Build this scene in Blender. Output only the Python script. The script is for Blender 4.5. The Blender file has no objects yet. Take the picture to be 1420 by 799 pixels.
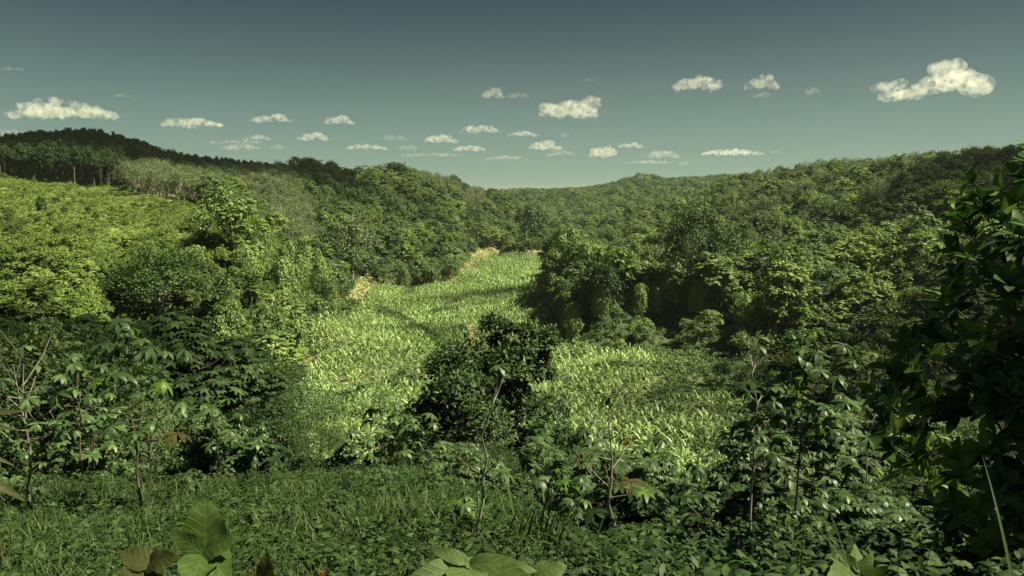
import bpy, math, random
import numpy as np
from mathutils import Vector

# ------------------------------------------------------------------ camera, sky, sun, exposure
scene = bpy.context.scene
COL = scene.collection
F = 1052.0; PITCH = math.radians(6.5)
cam_d = bpy.data.cameras.new('camera'); cam = bpy.data.objects.new('camera', cam_d)
COL.objects.link(cam)
cam.location = (0, 0, 0); cam.rotation_euler = (math.radians(90) - PITCH, 0, 0)
cam_d.sensor_width = 36; cam_d.lens = 36 * F / 1420
cam_d.clip_start = 0.05; cam_d.clip_end = 60000
scene.camera = cam

SUN_EL, SUN_AZ = math.radians(53), math.radians(100)      # azimuth clockwise from +Y
world = bpy.data.worlds.new('World'); scene.world = world
world.use_nodes = True
wn, wl = world.node_tree.nodes, world.node_tree.links
wn.clear()
wo = wn.new('ShaderNodeOutputWorld'); bg = wn.new('ShaderNodeBackground'); sky = wn.new('ShaderNodeTexSky')
sky.sky_type = 'NISHITA'; sky.sun_disc = False
sky.sun_elevation = SUN_EL; sky.sun_rotation = SUN_AZ
sky.altitude = 300; sky.air_density = 1.0; sky.dust_density = 0.8; sky.ozone_density = 2.5
tint = wn.new('ShaderNodeMix'); tint.data_type = 'RGBA'; tint.blend_type = 'MULTIPLY'
tint.inputs[0].default_value = 1.0
tint.inputs[7].default_value = (0.098, 0.110, 0.102, 1)
gam = wn.new('ShaderNodeGamma'); gam.inputs[1].default_value = 1.12
wl.new(sky.outputs[0], tint.inputs[6]); wl.new(tint.outputs[2], gam.inputs[0])
wl.new(gam.outputs[0], bg.inputs[0])
# pale air low over the horizon, all the way round
wtc = wn.new('ShaderNodeTexCoord'); wsx = wn.new('ShaderNodeSeparateXYZ'); wl.new(wtc.outputs['Generated'], wsx.inputs[0])
def wm(op, a, b_=None):
    x = wn.new('ShaderNodeMath'); x.operation = op
    for i_, v_ in enumerate((a, b_)):
        if v_ is None: continue
        if isinstance(v_, (int, float)): x.inputs[i_].default_value = v_
        else: wl.new(v_, x.inputs[i_])
    return x.outputs[0]
band = wm('EXPONENT', wm('MULTIPLY', wm('MULTIPLY', wsx.outputs[2], wsx.outputs[2]), -1 / .0290))
bg2 = wn.new('ShaderNodeBackground'); bg2.inputs[0].default_value = (.062, .092, .070, 1); wl.new(band, bg2.inputs[1])
wadd = wn.new('ShaderNodeAddShader'); wl.new(bg.outputs[0], wadd.inputs[0]); wl.new(bg2.outputs[0], wadd.inputs[1]); wl.new(wadd.outputs[0], wo.inputs[0])
bg.inputs[1].default_value = 0.05

sun_d = bpy.data.lights.new('sun', 'SUN'); sun = bpy.data.objects.new('sun', sun_d); COL.objects.link(sun)
sun_d.energy = 5.0; sun_d.angle = math.radians(0.53); sun_d.color = (1.0, 0.935, 0.64)
SUN_DIR = Vector((math.cos(SUN_EL)*math.sin(SUN_AZ), math.cos(SUN_EL)*math.cos(SUN_AZ), math.sin(SUN_EL)))
sun.rotation_euler = SUN_DIR.to_track_quat('Z', 'Y').to_euler()
sun.location = (0, 0, 200)

vs = scene.view_settings
vs.view_transform = 'Standard'; vs.look = 'None'; vs.gamma = 1.0; vs.use_curve_mapping = False
vs.exposure = 1.65
cy = scene.cycles
cy.max_bounces = 6; cy.diffuse_bounces = 2; cy.glossy_bounces = 2; cy.transmission_bounces = 3
cy.transparent_max_bounces = 8; cy.volume_bounces = 2
cy.volume_step_rate = 1; cy.use_denoising = True; cy.denoiser = "OPENIMAGEDENOISE"
cy.sample_clamp_indirect = 3.0

rng = np.random.default_rng(11)
random.seed(11)

# ------------------------------------------------------------------ picture geometry (where things stand in the valley)
CP, SP = math.cos(PITCH), math.sin(PITCH)
def ray(px, py):
    u = (px - 710) / F; w = (399.5 - py) / F
    d = np.array([u, CP + w * SP, -SP + w * CP]); return d / d[1]
def at(px, py, D, drop=0.0):
    p = ray(px, py) * D; p[2] -= drop; return p
def project(P):
    P = np.asarray(P, float)
    zc = P[..., 1] * CP - P[..., 2] * SP
    yc = P[..., 1] * SP + P[..., 2] * CP
    zc = np.where(zc < 0.01, 0.01, zc)
    return 710 + F * P[..., 0] / zc, 399.5 - F * yc / zc, zc

# ------------------------------------------------------------------ terrain height: smooth surface through surveyed points
CTRL = []
def c(px, py, D, drop=0): p = at(px, py, D, drop); CTRL.append((p[0], p[1], p[2]))
# clearing at the camera
for px in (-200, 100, 400, 710): c(px, 799, 5, 0.15)
c(1000, 799, 6); c(1420, 799, 6)
for a in ((-100, 735, 9), (178, 725, 10), (450, 715, 10.5), (660, 770, 6.3), (700, 700, 12), (0, 695, 14), (250, 675, 15.5), (450, 662, 17.5), (600, 668, 16.5), (853, 785, 8), (1058, 800, 9)): c(*a)
for (x, y, z) in ((-6, -8, -0.6), (0, -8, -0.6), (6, -8, -0.6), (-5, 0, -1.55), (0, 0, -1.55), (5, 0, -1.6), (0, 2.5, -1.9), (-4, 2.5, -1.9), (4, 2.5, -2.0),
                  (8, 20, -10.5), (14, 20, -11), (-12, 30, -12.5), (0, 30, -13.5), (12, 30, -14.5), (0, 42, -18.5), (-20, 42, -16.5), (15, 42, -19.5), (0, 56, -23.5), (-14, 56, -22.5), (20, 56, -24), (34, 56, -24), (0, 70, -27)):
    CTRL.append((x, y, z))
# valley floor (crop about 2 m high)
for a in ((480, 640, 76), (600, 640, 76), (700, 640, 76), (500, 560, 98), (420, 560, 98), (455, 480, 135), (600, 480, 135), (700, 440, 170), (820, 500, 125),
          (1000, 560, 98), (1130, 590, 88), (900, 640, 76), (650, 400, 225), (560, 405, 220), (740, 380, 270), (660, 358, 345), (740, 350, 385),
          (900, 520, 115), (850, 482, 134), (930, 475, 138), (480, 440, 170), (600, 440, 170), (1000, 500, 126)): c(*a, 2)
# left bank and field
for a in ((320, 290, 160, 9), (395, 335, 152, 12), (360, 300, 200, 9), (425, 350, 185, 10), (405, 420, 150, 12), (210, 345, 135, 9), (100, 375, 125, 3), (0, 400, 118, 3), (300, 440, 112, 8),
          (330, 540, 84, 6), (400, 600, 66, 3), (230, 450, 88, 7), (50, 450, 80, 7), (0, 500, 55, 5), (-120, 480, 55, 4), (150, 600, 28, 4), (320, 600, 36, 4),
          (0, 246, 310, 0), (130, 256, 300, 0), (275, 284, 250, 0), (0, 300, 200, 1), (150, 305, 195, 1), (250, 325, 172, 3), (100, 345, 150, 2), (-150, 300, 200, 1), (-150, 400, 110, 2)): c(*a)
# left ridge and the slope in the middle
for a in ((-150, 195, 380, 13), (0, 190, 380, 13), (130, 181, 390, 13), (230, 206, 390, 13), (330, 217, 390, 11), (420, 220, 410, 11), (500, 234, 440, 11), (545, 231, 440, 11),
          (620, 243, 500, 11), (690, 263, 570, 11), (330, 268, 290, 9), (400, 300, 255, 9), (455, 345, 225, 9), (500, 392, 238, 0), (520, 300, 330, 9), (600, 325, 330, 9),
          (650, 345, 395, 3), (560, 365, 262, 9), (700, 305, 480, 9), (740, 330, 440, 8), (600, 275, 410, 9), (450, 405, 185, 7)): c(*a)
# far hills
for a in ((700, 264, 950, 10), (760, 263, 1050, 10), (800, 262, 1100, 10), (835, 259, 1090, 10), (862, 251, 1060, 10), (888, 241, 1050, 10), (915, 247, 1030, 10), (950, 247, 950, 10), (1010, 243, 850, 10), (760, 300, 640, 9), (850, 300, 560, 9),
          (900, 270, 760, 9), (800, 330, 440, 9), (960, 270, 650, 9), (1010, 262, 520, 9)): c(*a)
# right hill and bank
for a in ((1000, 254, 440, 9), (1100, 236, 360, 9), (1200, 229, 310, 9), (1300, 221, 265, 9), (1420, 214, 225, 9), (1600, 205, 200, 9), (1000, 300, 300, 9), (900, 325, 300, 9), (1100, 300, 250, 9),
          (1200, 300, 200, 9), (1300, 300, 165, 9), (1420, 300, 140, 8), (1100, 370, 175, 8), (1000, 370, 198, 9), (910, 365, 210, 10), (820, 355, 235, 10), (790, 350, 280, 9), (860, 372, 172, 11),
          (930, 372, 165, 11), (1050, 425, 145, 6), (1100, 480, 124, 4), (1200, 480, 106, 4), (1200, 400, 132, 7), (1300, 480, 86, 6), (1300, 600, 50, 4), (1200, 640, 48, 3), (1420, 450, 80, 6), (1420, 640, 30, 4),
          (1600, 400, 90, 5), (1150, 700, 26, 4), (1000, 730, 20, 3)): c(*a)
# steep banks on both sides of the crop
for a in ((850, 472, 149, 0), (850, 385, 158, 4), (930, 462, 151, 0), (930, 370, 160, 4), (795, 450, 168, 0), (800, 372, 180, 5), (1000, 458, 145, 0), (1000, 385, 156, 4), (1070, 485, 129, 0), (1085, 405, 142, 3),
          (418, 446, 150, 0), (385, 372, 158, 5), (442, 428, 178, 0), (408, 362, 188, 5), (345, 420, 130, 5), (778, 400, 225, 0), (800, 352, 240, 4)): c(*a)
# land falling away behind the ridges, then far country below the horizon
for (px, D, z) in ((-150, 560, 5), (130, 560, 5), (330, 560, 0), (500, 640, -15), (620, 720, -22), (1100, 600, 5), (1300, 500, 5), (1500, 450, 5), (700, 1400, -10), (900, 1400, 5), (300, 1400, -25), (0, 1400, -25),
                   (1200, 1400, -10), (1500, 1200, -10), (300, 900, -20), (0, 900, -15), (1300, 900, -5), (-400, 700, 0), (1800, 700, 0),
                   (-400, 3000, -60), (200, 3000, -60), (710, 3000, -60), (1200, 3000, -60), (1800, 3000, -60), (-400, 8000, -150), (710, 8000, -150), (1800, 8000, -150)):
    CTRL.append(((px - 710) / F * D, D, z))
CT = np.array(CTRL)
def warp(x, y):
    s = np.log(np.maximum(y, -19) + 20)
    return np.stack([x / (np.maximum(y, -19) + 20) * 3.2, s * 1.25], -1)
def tps(r2): return 0.5 * r2 * np.log(r2 + 1e-12)
def fit():
    Q = warp(CT[:, 0], CT[:, 1]); n = len(Q)
    K = tps(((Q[:, None] - Q[None]) ** 2).sum(-1)) + np.eye(n) * 0.0006
    Pm = np.hstack([np.ones((n, 1)), Q])
    A = np.block([[K, Pm], [Pm.T, np.zeros((3, 3))]])
    # heights are interpolated relative to distance so far points do not swamp near ones
    sc = CT[:, 1] + 25
    w = np.linalg.solve(A, np.concatenate([CT[:, 2] / sc, np.zeros(3)]))
    return Q, w
_Q, _W = fit()
def vnoise(x, y, seed=0):
    # small value noise for relief
    xi = np.floor(x).astype(np.int64); yi = np.floor(y).astype(np.int64); fx = x - xi; fy = y - yi
    def h(a, b):
        n = (a * 374761393 + b * 668265263 + seed * 69069) & 0x7fffffff
        n = ((n ^ (n >> 13)) * 1274126177) & 0x7fffffff
        return ((n ^ (n >> 16)) & 0xffff) / 65535.0
    fx = fx*fx*(3-2*fx); fy = fy*fy*(3-2*fy)
    return (h(xi, yi)*(1-fx)+h(xi+1, yi)*fx)*(1-fy) + (h(xi, yi+1)*(1-fx)+h(xi+1, yi+1)*fx)*fy - 0.5
def height(x, y):
    x = np.atleast_1d(np.asarray(x, float)); y = np.atleast_1d(np.asarray(y, float))
    q = warp(x, y).reshape(-1, 2); out = np.empty(len(q))
    for i in range(0, len(q), 20000):
        s = q[i:i+20000]
        r2 = ((s[:, None] - _Q[None]) ** 2).sum(-1)
        out[i:i+20000] = tps(r2) @ _W[:-3] + _W[-3] + s @ _W[-2:]
    z = out.reshape(x.shape) * (y + 25)
    amp = np.clip((y - 20) / 80, 0.08, 1)
    return z + amp * (vnoise(x / 14, y / 14, 3) * 1.6 + vnoise(x / 5, y / 5, 5) * 0.6) + vnoise(x / 1.7, y / 1.7, 9) * 0.12

# ------------------------------------------------------------------ mesh helpers
def link(name, data, parent=None, mat=None):
    o = bpy.data.objects.new(name, data); COL.objects.link(o)
    if parent is not None: o.parent = parent
    if mat is not None and not data.materials: data.materials.append(mat)
    return o
def tag(o, label=None, cat=None, group=None, kind=None):
    if label: o['label'] = label
    if cat: o['category'] = cat
    if group: o['group'] = group
    if kind: o['kind'] = kind
    return o
def thing(name, label, cat, loc=(0, 0, 0), rz=0.0, group=None, s=1.0):
    o = bpy.data.objects.new(name, None); COL.objects.link(o)
    o.empty_display_size = 0.2
    o.location = loc; o.rotation_euler = (0, 0, rz); o.scale = (s, s, s) if not hasattr(s, '__len__') else s
    return tag(o, label, cat, group)
def dup(root, loc, rz, s, label=None, group=None):
    r = root.copy(); COL.objects.link(r); r.location = loc; r.rotation_euler = (0, 0, rz)
    r.scale = (s, s, s) if not hasattr(s, '__len__') else s
    if label: r['label'] = label
    if group: r['group'] = group
    for ch in list(root.children):
        c2 = ch.copy(); COL.objects.link(c2); c2.parent = r
    return r
def mk_mesh(name, parts, smooth=False):
    """parts: list of (verts (n,3), faces (m,k))"""
    V, L, S = [], [], []; off = 0
    for v, f in parts:
        v = np.asarray(v, np.float32); f = np.asarray(f, np.int32)
        V.append(v); L.append((f + off).ravel()); S.append(np.full(len(f), f.shape[1], np.int32)); off += len(v)
    V = np.concatenate(V); L = np.concatenate(L); S = np.concatenate(S)
    me = bpy.data.meshes.new(name)
    me.vertices.add(len(V)); me.vertices.foreach_set('co', V.ravel())
    me.loops.add(len(L)); me.loops.foreach_set('vertex_index', L)
    me.polygons.add(len(S)); me.polygons.foreach_set('loop_start', np.concatenate([[0], np.cumsum(S)[:-1]]).astype(np.int32))
    if smooth: me.polygons.foreach_set('use_smooth', np.ones(len(S), bool))
    me.update(calc_edges=True); me.validate()
    return me
# leaf outlines: (along, across, out of plane)
T4 = (np.array([(0, 0, 0), (.45, .5, .07), (1, 0, -.1), (.45, -.5, .07)], float), np.array([(0, 1, 2, 3)]))
T3 = (np.array([(0, 0, 0), (.5, .5, .07), (1, 0, -.12), (.5, -.5, .07)], float), np.array([(0, 1, 2), (0, 2, 3)]))
T8 = (np.array([(0, 0, 0), (1, 0, -.20), (.33, 0, 0), (.7, 0, -.07), (.22, .34, .04), (.58, .5, .02), (.22, -.34, .04), (.58, -.5, .02), (.86, .26, -.10), (.86, -.26, -.10)], float),
      [(0, 2, 4), (0, 6, 2), (2, 5, 4), (2, 3, 5), (2, 6, 7), (2, 7, 3), (3, 8, 5), (3, 1, 8), (3, 7, 9), (3, 9, 1)])
T8 = (T8[0], np.array(T8[1]))
def blade_t(n=5, fold=.18):
    v = []; f = []
    for i in range(n + 1):
        u = i / n; w = (math.sin(math.pi * (0.10 + 0.88 * u ** 0.8)) ** 0.8) * 0.5 if i < n else 0.02
        v += [(u, w, fold * w), (u, 0, 0), (u, -w, fold * w)]
    for i in range(n):
        a = 3 * i
        f += [(a, a + 1, a + 4, a + 3), (a + 1, a + 2, a + 5, a + 4)]
    return np.array(v, float), np.array(f)
TB = blade_t(6); TG = blade_t(4, .3)
def unit(a): return a / np.maximum(np.linalg.norm(a, axis=-1, keepdims=True), 1e-9)
def leaves(B, D, N, L, W, T=T4, bend=0.0):
    """B base points, D directions, N up-side normals, L lengths, W widths -> (verts, faces)"""
    n = len(B); D = unit(D); S = unit(np.cross(D, N)); N = np.cross(S, D)
    L = np.broadcast_to(np.asarray(L, float), (n,)); W = np.broadcast_to(np.asarray(W, float), (n,))
    bend = np.broadcast_to(np.asarray(bend, float), (n,))
    tv, tf = T; k = len(tv)
    u = tv[None, :, 0, None]; v = tv[None, :, 1, None]; w = tv[None, :, 2, None]
    Lb = L[:, None, None]; Wb = W[:, None, None]; bb = bend[:, None, None]
    # a bend makes the leaf follow an arc
    ang = bb * u
    uu = np.where(np.abs(bb) > 1e-4, np.sin(ang) / np.where(np.abs(bb) > 1e-4, bb, 1), u)
    ww = np.where(np.abs(bb) > 1e-4, -(1 - np.cos(ang)) / np.where(np.abs(bb) > 1e-4, bb, 1), 0)
    P = B[:, None] + D[:, None] * uu * Lb + S[:, None] * v * Wb + N[:, None] * (ww * Lb + w * Wb)
    Fa = tf[None] + (np.arange(n) * k)[:, None, None]
    return P.reshape(-1, 3), Fa.reshape(-1, tf.shape[1])
def tube(pts, radii, n=6):
    pts = np.asarray(pts, float); m = len(pts); V = []
    for i in range(m):
        t = pts[min(i + 1, m - 1)] - pts[max(i - 1, 0)]; t = t / max(np.linalg.norm(t), 1e-9)
        a = np.cross(t, (0, 1, 0) if abs(t[1]) < 0.9 else (1, 0, 0)); a /= np.linalg.norm(a); b = np.cross(t, a)
        th = np.arange(n) * 2 * math.pi / n
        V.append(pts[i] + radii[i] * (np.cos(th)[:, None] * a + np.sin(th)[:, None] * b))
    V = np.concatenate(V); Fs = []
    for i in range(m - 1):
        for j in range(n):
            Fs.append((i*n+j, i*n+(j+1) % n, (i+1)*n+(j+1) % n, (i+1)*n+j))
    return V, np.array(Fs)
def rdir(r, n, zmin=-1.0):
    z = r.uniform(zmin, 1, n); a = r.uniform(0, 2*math.pi, n); s = np.sqrt(np.maximum(0, 1 - z*z))
    return np.stack([s*np.cos(a), s*np.sin(a), z], -1)

# ------------------------------------------------------------------ materials
def new_mat(name):
    m = bpy.data.materials.new(name); m.use_nodes = True; m.node_tree.nodes.clear()
    return m, m.node_tree.nodes, m.node_tree.links
def leaf_mat(name, cols, trans=0.35, rough=0.55, spec=0.25, objvar=0.25, tcol=(1.1, 1.25, 0.6)):
    """cols: three leaf colours dark..light; every leaf (mesh island) and every plant differs"""
    cols = [(c_[0] * .82, c_[1], c_[2] * 1.15) for c_ in cols]; trans = trans * .6
    m, n, l = new_mat(name)
    geo = n.new('ShaderNodeNewGeometry'); oi = n.new('ShaderNodeObjectInfo')
    mx = n.new('ShaderNodeMath'); mx.operation = 'MULTIPLY_ADD'
    l.new(oi.outputs['Random'], mx.inputs[0]); mx.inputs[1].default_value = objvar * 2; mx.inputs[2].default_value = -objvar
    ad = n.new('ShaderNodeMath'); ad.operation = 'ADD'; ad.use_clamp = True
    l.new(geo.outputs['Random Per Island'], ad.inputs[0])
    ln = n.new('ShaderNodeTexNoise'); ln.inputs['Scale'].default_value = .045; ln.inputs['Detail'].default_value = 3; l.new(oi.outputs['Location'], ln.inputs[0])
    ma = n.new('ShaderNodeMath'); ma.operation = 'MULTIPLY_ADD'; l.new(ln.outputs[0], ma.inputs[0]); ma.inputs[1].default_value = 1.5; ma.inputs[2].default_value = -.75
    mb = n.new('ShaderNodeMath'); mb.operation = 'ADD'; l.new(mx.outputs[0], mb.inputs[0]); l.new(ma.outputs[0], mb.inputs[1]); l.new(mb.outputs[0], ad.inputs[1])
    cr = n.new('ShaderNodeValToRGB'); cr.color_ramp.elements[0].color = (*cols[0], 1); cr.color_ramp.elements[1].color = (*cols[2], 1)
    e = cr.color_ramp.elements.new(0.5); e.color = (*cols[1], 1)
    l.new(ad.outputs[0], cr.inputs[0])
    pb = n.new('ShaderNodeBsdfPrincipled'); pb.inputs['Roughness'].default_value = rough; pb.inputs['Specular IOR Level'].default_value = spec
    l.new(cr.outputs[0], pb.inputs['Base Color'])
    tr = n.new('ShaderNodeBsdfTranslucent'); mt = n.new('ShaderNodeMix'); mt.data_type = 'RGBA'; mt.blend_type = 'MULTIPLY'; mt.inputs[0].default_value = 1
    l.new(cr.outputs[0], mt.inputs[6]); mt.inputs[7].default_value = (*tcol, 1); l.new(mt.outputs[2], tr.inputs[0])
    ms = n.new('ShaderNodeMixShader'); ms.inputs[0].default_value = trans
    l.new(pb.outputs[0], ms.inputs[1]); l.new(tr.outputs[0], ms.inputs[2])
    o = n.new('ShaderNodeOutputMaterial'); l.new(ms.outputs[0], o.inputs[0])
    return m
def bark_mat(name, a, b, scale=6):
    m, n, l = new_mat(name)
    tc = n.new('ShaderNodeTexCoord'); mp = n.new('ShaderNodeMapping'); mp.inputs['Scale'].default_value = (scale, scale, scale * .35)
    no = n.new('ShaderNodeTexNoise'); no.inputs['Scale'].default_value = 2.0; no.inputs['Detail'].default_value = 5
    cr = n.new('ShaderNodeValToRGB'); cr.color_ramp.elements[0].color = (*a, 1); cr.color_ramp.elements[1].color = (*b, 1)
    cr.color_ramp.elements[0].position = .35; cr.color_ramp.elements[1].position = .65
    pb = n.new('ShaderNodeBsdfPrincipled'); pb.inputs['Roughness'].default_value = .85
    o = n.new('ShaderNodeOutputMaterial')
    l.new(tc.outputs['Object'], mp.inputs[0]); l.new(mp.outputs[0], no.inputs[0]); l.new(no.outputs[0], cr.inputs[0]); l.new(cr.outputs[0], pb.inputs[0]); l.new(pb.outputs[0], o.inputs[0])
    return m
M_forest = leaf_mat('forest_leaf', ((.028, .050, .016), (.075, .108, .028), (.165, .200, .060)), objvar=.32)
M_olive = leaf_mat('right_hill_leaf', ((.036, .058, .012), (.105, .138, .024), (.230, .255, .060)), objvar=.34)
M_vine = leaf_mat('vine_leaf', ((.050, .075, .018), (.130, .165, .032), (.260, .290, .085)), objvar=.3)
M_scrub = leaf_mat('scrub_leaf', ((.045, .070, .012), (.125, .155, .024), (.240, .265, .060)), objvar=.34)
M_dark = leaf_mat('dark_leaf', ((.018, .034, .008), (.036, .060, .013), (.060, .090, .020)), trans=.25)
M_plant = leaf_mat('plantation_leaf', ((.020, .034, .009), (.036, .056, .013), (.060, .080, .020)), trans=.25)
M_pale = leaf_mat('pale_leaf', ((.060, .075, .030), (.105, .120, .045), (.165, .175, .070)), trans=.3)
M_crop = leaf_mat('crop_leaf', ((.070, .110, .030), (.225, .275, .080), (.40, .42, .165)), trans=.33, objvar=.2, rough=.42)
M_field = leaf_mat('field_leaf', ((.050, .070, .014), (.150, .172, .030), (.27, .28, .070)), objvar=.3)
M_grass = leaf_mat('grass_blade', ((.030, .052, .012), (.078, .112, .026), (.170, .210, .070)), trans=.3)
M_weed = leaf_mat('weed_leaf', ((.028, .050, .012), (.060, .094, .022), (.120, .165, .042)), trans=.3)
M_sap = leaf_mat('sapling_leaf', ((.060, .095, .028), (.125, .175, .050), (.220, .270, .090)), trans=.35, rough=.42, spec=.4)
M_lime = leaf_mat('young_leaf', ((.100, .160, .015), (.160, .230, .028), (.230, .300, .045)), trans=.4, rough=.42)
M_rust = leaf_mat('rusty_leaf', ((.075, .055, .014), (.110, .075, .018), (.120, .110, .022)), trans=.3)
M_gloss = leaf_mat('glossy_leaf', ((.018, .036, .008), (.060, .105, .022), (.130, .200, .038)), trans=.45, rough=.42, spec=.4)
M_dry = leaf_mat('dry_grass', ((.13, .14, .045), (.23, .225, .075), (.36, .34, .12)), trans=.25)
M_bark = bark_mat('bark', (.075, .062, .045), (.19, .17, .13))
M_barkp = bark_mat('pale_bark', (.17, .16, .12), (.36, .34, .27), 9)
M_barkd = bark_mat('dark_bark', (.03, .026, .018), (.085, .070, .050))

# polygons over the ground, as seen on the survey photograph
def inside(px, py, poly):
    r = np.zeros(px.shape, bool); n = len(poly)
    for i in range(n):
        x1, y1 = poly[i]; x2, y2 = poly[(i + 1) % n]
        cnd = ((y1 > py) != (y2 > py)) & (px < (x2 - x1) * (py - y1) / (y2 - y1 + 1e-9) + x1)
        r ^= cnd
    return r
P_FLOOR = [(385, 760), (600, 760), (640, 700), (1010, 720), (1120, 660), (1100, 600), (1030, 552), (960, 520), (900, 498), (840, 488), (778, 478), (768, 430), (766, 362), (752, 352), (665, 352), (640, 372), (600, 392), (540, 392), (505, 408), (478, 436), (432, 446), (418, 470), (408, 530), (398, 600)]
P_FIELD = [(-400, 246), (0, 246), (150, 257), (190, 272), (282, 284), (292, 305), (262, 345), (180, 352), (60, 372), (0, 392), (-400, 400)]
P_BARE = [[(478, 418), (490, 392), (506, 378), (537, 390), (512, 408), (500, 424)], [(598, 392), (640, 368), (655, 342), (700, 342), (690, 352), (664, 366), (626, 396)],
          [(725, 347), (765, 345), (768, 360), (728, 356)], [(648, 452), (658, 450), (664, 470), (660, 482), (650, 480)], [(420, 498), (438, 485), (442, 510), (425, 525)],
          [(735, 415), (800, 405), (802, 411), (737, 424)], [(612, 425), (655, 412), (657, 417), (616, 431)], [(182, 268), (282, 272), (282, 279), (182, 277)],
          [(470, 540), (476, 520), (482, 520), (480, 545)], [(690, 500), (700, 480), (706, 490), (700, 512)]]
P_GULLY = [[(520, 426), (560, 440), (610, 470), (650, 495), (690, 520), (670, 525), (620, 492), (580, 462), (520, 440)], [(560, 402), (600, 392), (604, 396), (566, 410)]]
P_CREEP = [(770, 440), (800, 455), (870, 430), (940, 440), (990, 440), (1070, 490), (1100, 560), (1040, 552), (960, 520), (900, 498), (840, 488), (778, 478)]
P_CLEAR = [(-500, 690), (0, 690), (250, 675), (450, 660), (610, 666), (700, 700), (760, 745), (850, 770), (1100, 780), (1200, 800), (1500, 1400), (-500, 1400)]
P_PLANT = [(-300, 160), (0, 160), (130, 150), (400, 205), (392, 250), (262, 252), (172, 246), (155, 262), (0, 246), (-300, 246)]
P_PALE = [(165, 246), (265, 252), (392, 250), (400, 250), (455, 330), (440, 372), (395, 345), (330, 285), (285, 284), (190, 272), (155, 257)]
P_SCRUB = [(-400, 385), (60, 362), (262, 338), (300, 318), (420, 360), (430, 440), (340, 520), (200, 480), (-400, 480)]
P_PALE2 = [(540, 240), (620, 245), (690, 265), (660, 300), (590, 262)]
P_RIGHT = [(770, 345), (850, 330), (960, 275), (1020, 240), (1600, 150), (1600, 700), (1200, 700), (1130, 590), (1000, 500), (780, 470)]

# terrain sheet: a fan that widens with distance and reaches past the horizon
def build_terrain():
    nu, ns = 420, 560
    us = np.linspace(-1.7, 1.7, nu); s = np.linspace(math.log(4), math.log(15000), ns)
    yy = np.exp(s) - 20
    U, Y = np.meshgrid(us, yy); X = U * (Y + 20)
    Z = height(X.ravel(), Y.ravel()).reshape(X.shape)
    V = np.stack([X, Y, Z], -1).reshape(-1, 3); global TZMIN; TZMIN = Z.min(); print('terrain z', Z.min(), Z.max(), Z[Y < 1500].max())
    i = np.arange(ns - 1)[:, None] * nu + np.arange(nu - 1)[None]
    Fq = np.stack([i, i + 1, i + nu + 1, i + nu], -1).reshape(-1, 4)
    me = mk_mesh('terrain', [(V, Fq)], smooth=True)
    px, py, zc = project(V)
    bare = np.zeros(len(V), np.float32)
    for p in P_BARE: bare[inside(px, py, p) & (zc > 60)] = 1
    fl = (inside(px, py, P_FLOOR) & (zc > 60)).astype(np.float32)
    fd = (inside(px, py, P_FIELD) & (zc > 100)).astype(np.float32)
    for nm, a in (('bare', bare), ('cropland', fl), ('meadow', fd)):
        at_ = me.attributes.new(nm, 'FLOAT', 'POINT'); at_.data.foreach_set('value', a)
    m, n, l = new_mat('soil_and_undergrowth')
    tc = n.new('ShaderNodeTexCoord')
    no = n.new('ShaderNodeTexNoise'); no.inputs['Scale'].default_value = .35; no.inputs['Detail'].default_value = 8; no.inputs['Roughness'].default_value = .7
    l.new(tc.outputs['Object'], no.inputs[0])
    def ramp(c0, c1, p0=.35, p1=.65, src=no):
        r = n.new('ShaderNodeValToRGB'); r.color_ramp.elements[0].color = (*c0, 1); r.color_ramp.elements[1].color = (*c1, 1)
        r.color_ramp.elements[0].position = p0; r.color_ramp.elements[1].position = p1; l.new(src.outputs[0], r.inputs[0]); return r
    base = ramp((.018, .026, .008), (.040, .060, .014)); soil = ramp((.10, .095, .035), (.20, .195, .075)); crop = ramp((.040, .055, .018), (.10, .12, .035)); mead = ramp((.06, .085, .015), (.13, .17, .03))
    def mix(a, b, f):
        x = n.new('ShaderNodeMix'); x.data_type = 'RGBA'; l.new(f, x.inputs[0]); l.new(a, x.inputs[6]); l.new(b, x.inputs[7]); return x.outputs[2]
    def attr(nm):
        x = n.new('ShaderNodeAttribute'); x.attribute_name = nm; return x.outputs['Fac']
    o1 = mix(base.outputs[0], crop.outputs[0], attr('cropland')); o2 = mix(o1, mead.outputs[0], attr('meadow')); 
    ba = n.new('ShaderNodeMath'); ba.operation = 'MULTIPLY_ADD'; l.new(no.outputs[0], ba.inputs[0]); ba.inputs[1].default_value = 1.6; l.new(attr('bare'), ba.inputs[2])
    rb = n.new('ShaderNodeMapRange'); rb.inputs[1].default_value = 1.15; rb.inputs[2].default_value = 1.45; l.new(ba.outputs[0], rb.inputs[0])
    o3 = mix(o2, soil.outputs[0], rb.outputs[0])
    n2 = n.new('ShaderNodeTexNoise'); n2.inputs['Scale'].default_value = 3; n2.inputs['Detail'].default_value = 6; l.new(tc.outputs['Object'], n2.inputs[0])
    bp = n.new('ShaderNodeBump'); bp.inputs['Strength'].default_value = .6; bp.inputs['Distance'].default_value = .3; l.new(n2.outputs[0], bp.inputs['Height'])
    pb = n.new('ShaderNodeBsdfPrincipled'); pb.inputs['Roughness'].default_value = .95; l.new(o3, pb.inputs[0]); l.new(bp.outputs[0], pb.inputs['Normal'])
    o = n.new('ShaderNodeOutputMaterial'); l.new(pb.outputs[0], o.inputs[0])
    return tag(link('ground', me, None, m), kind='structure')
build_terrain()
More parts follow.
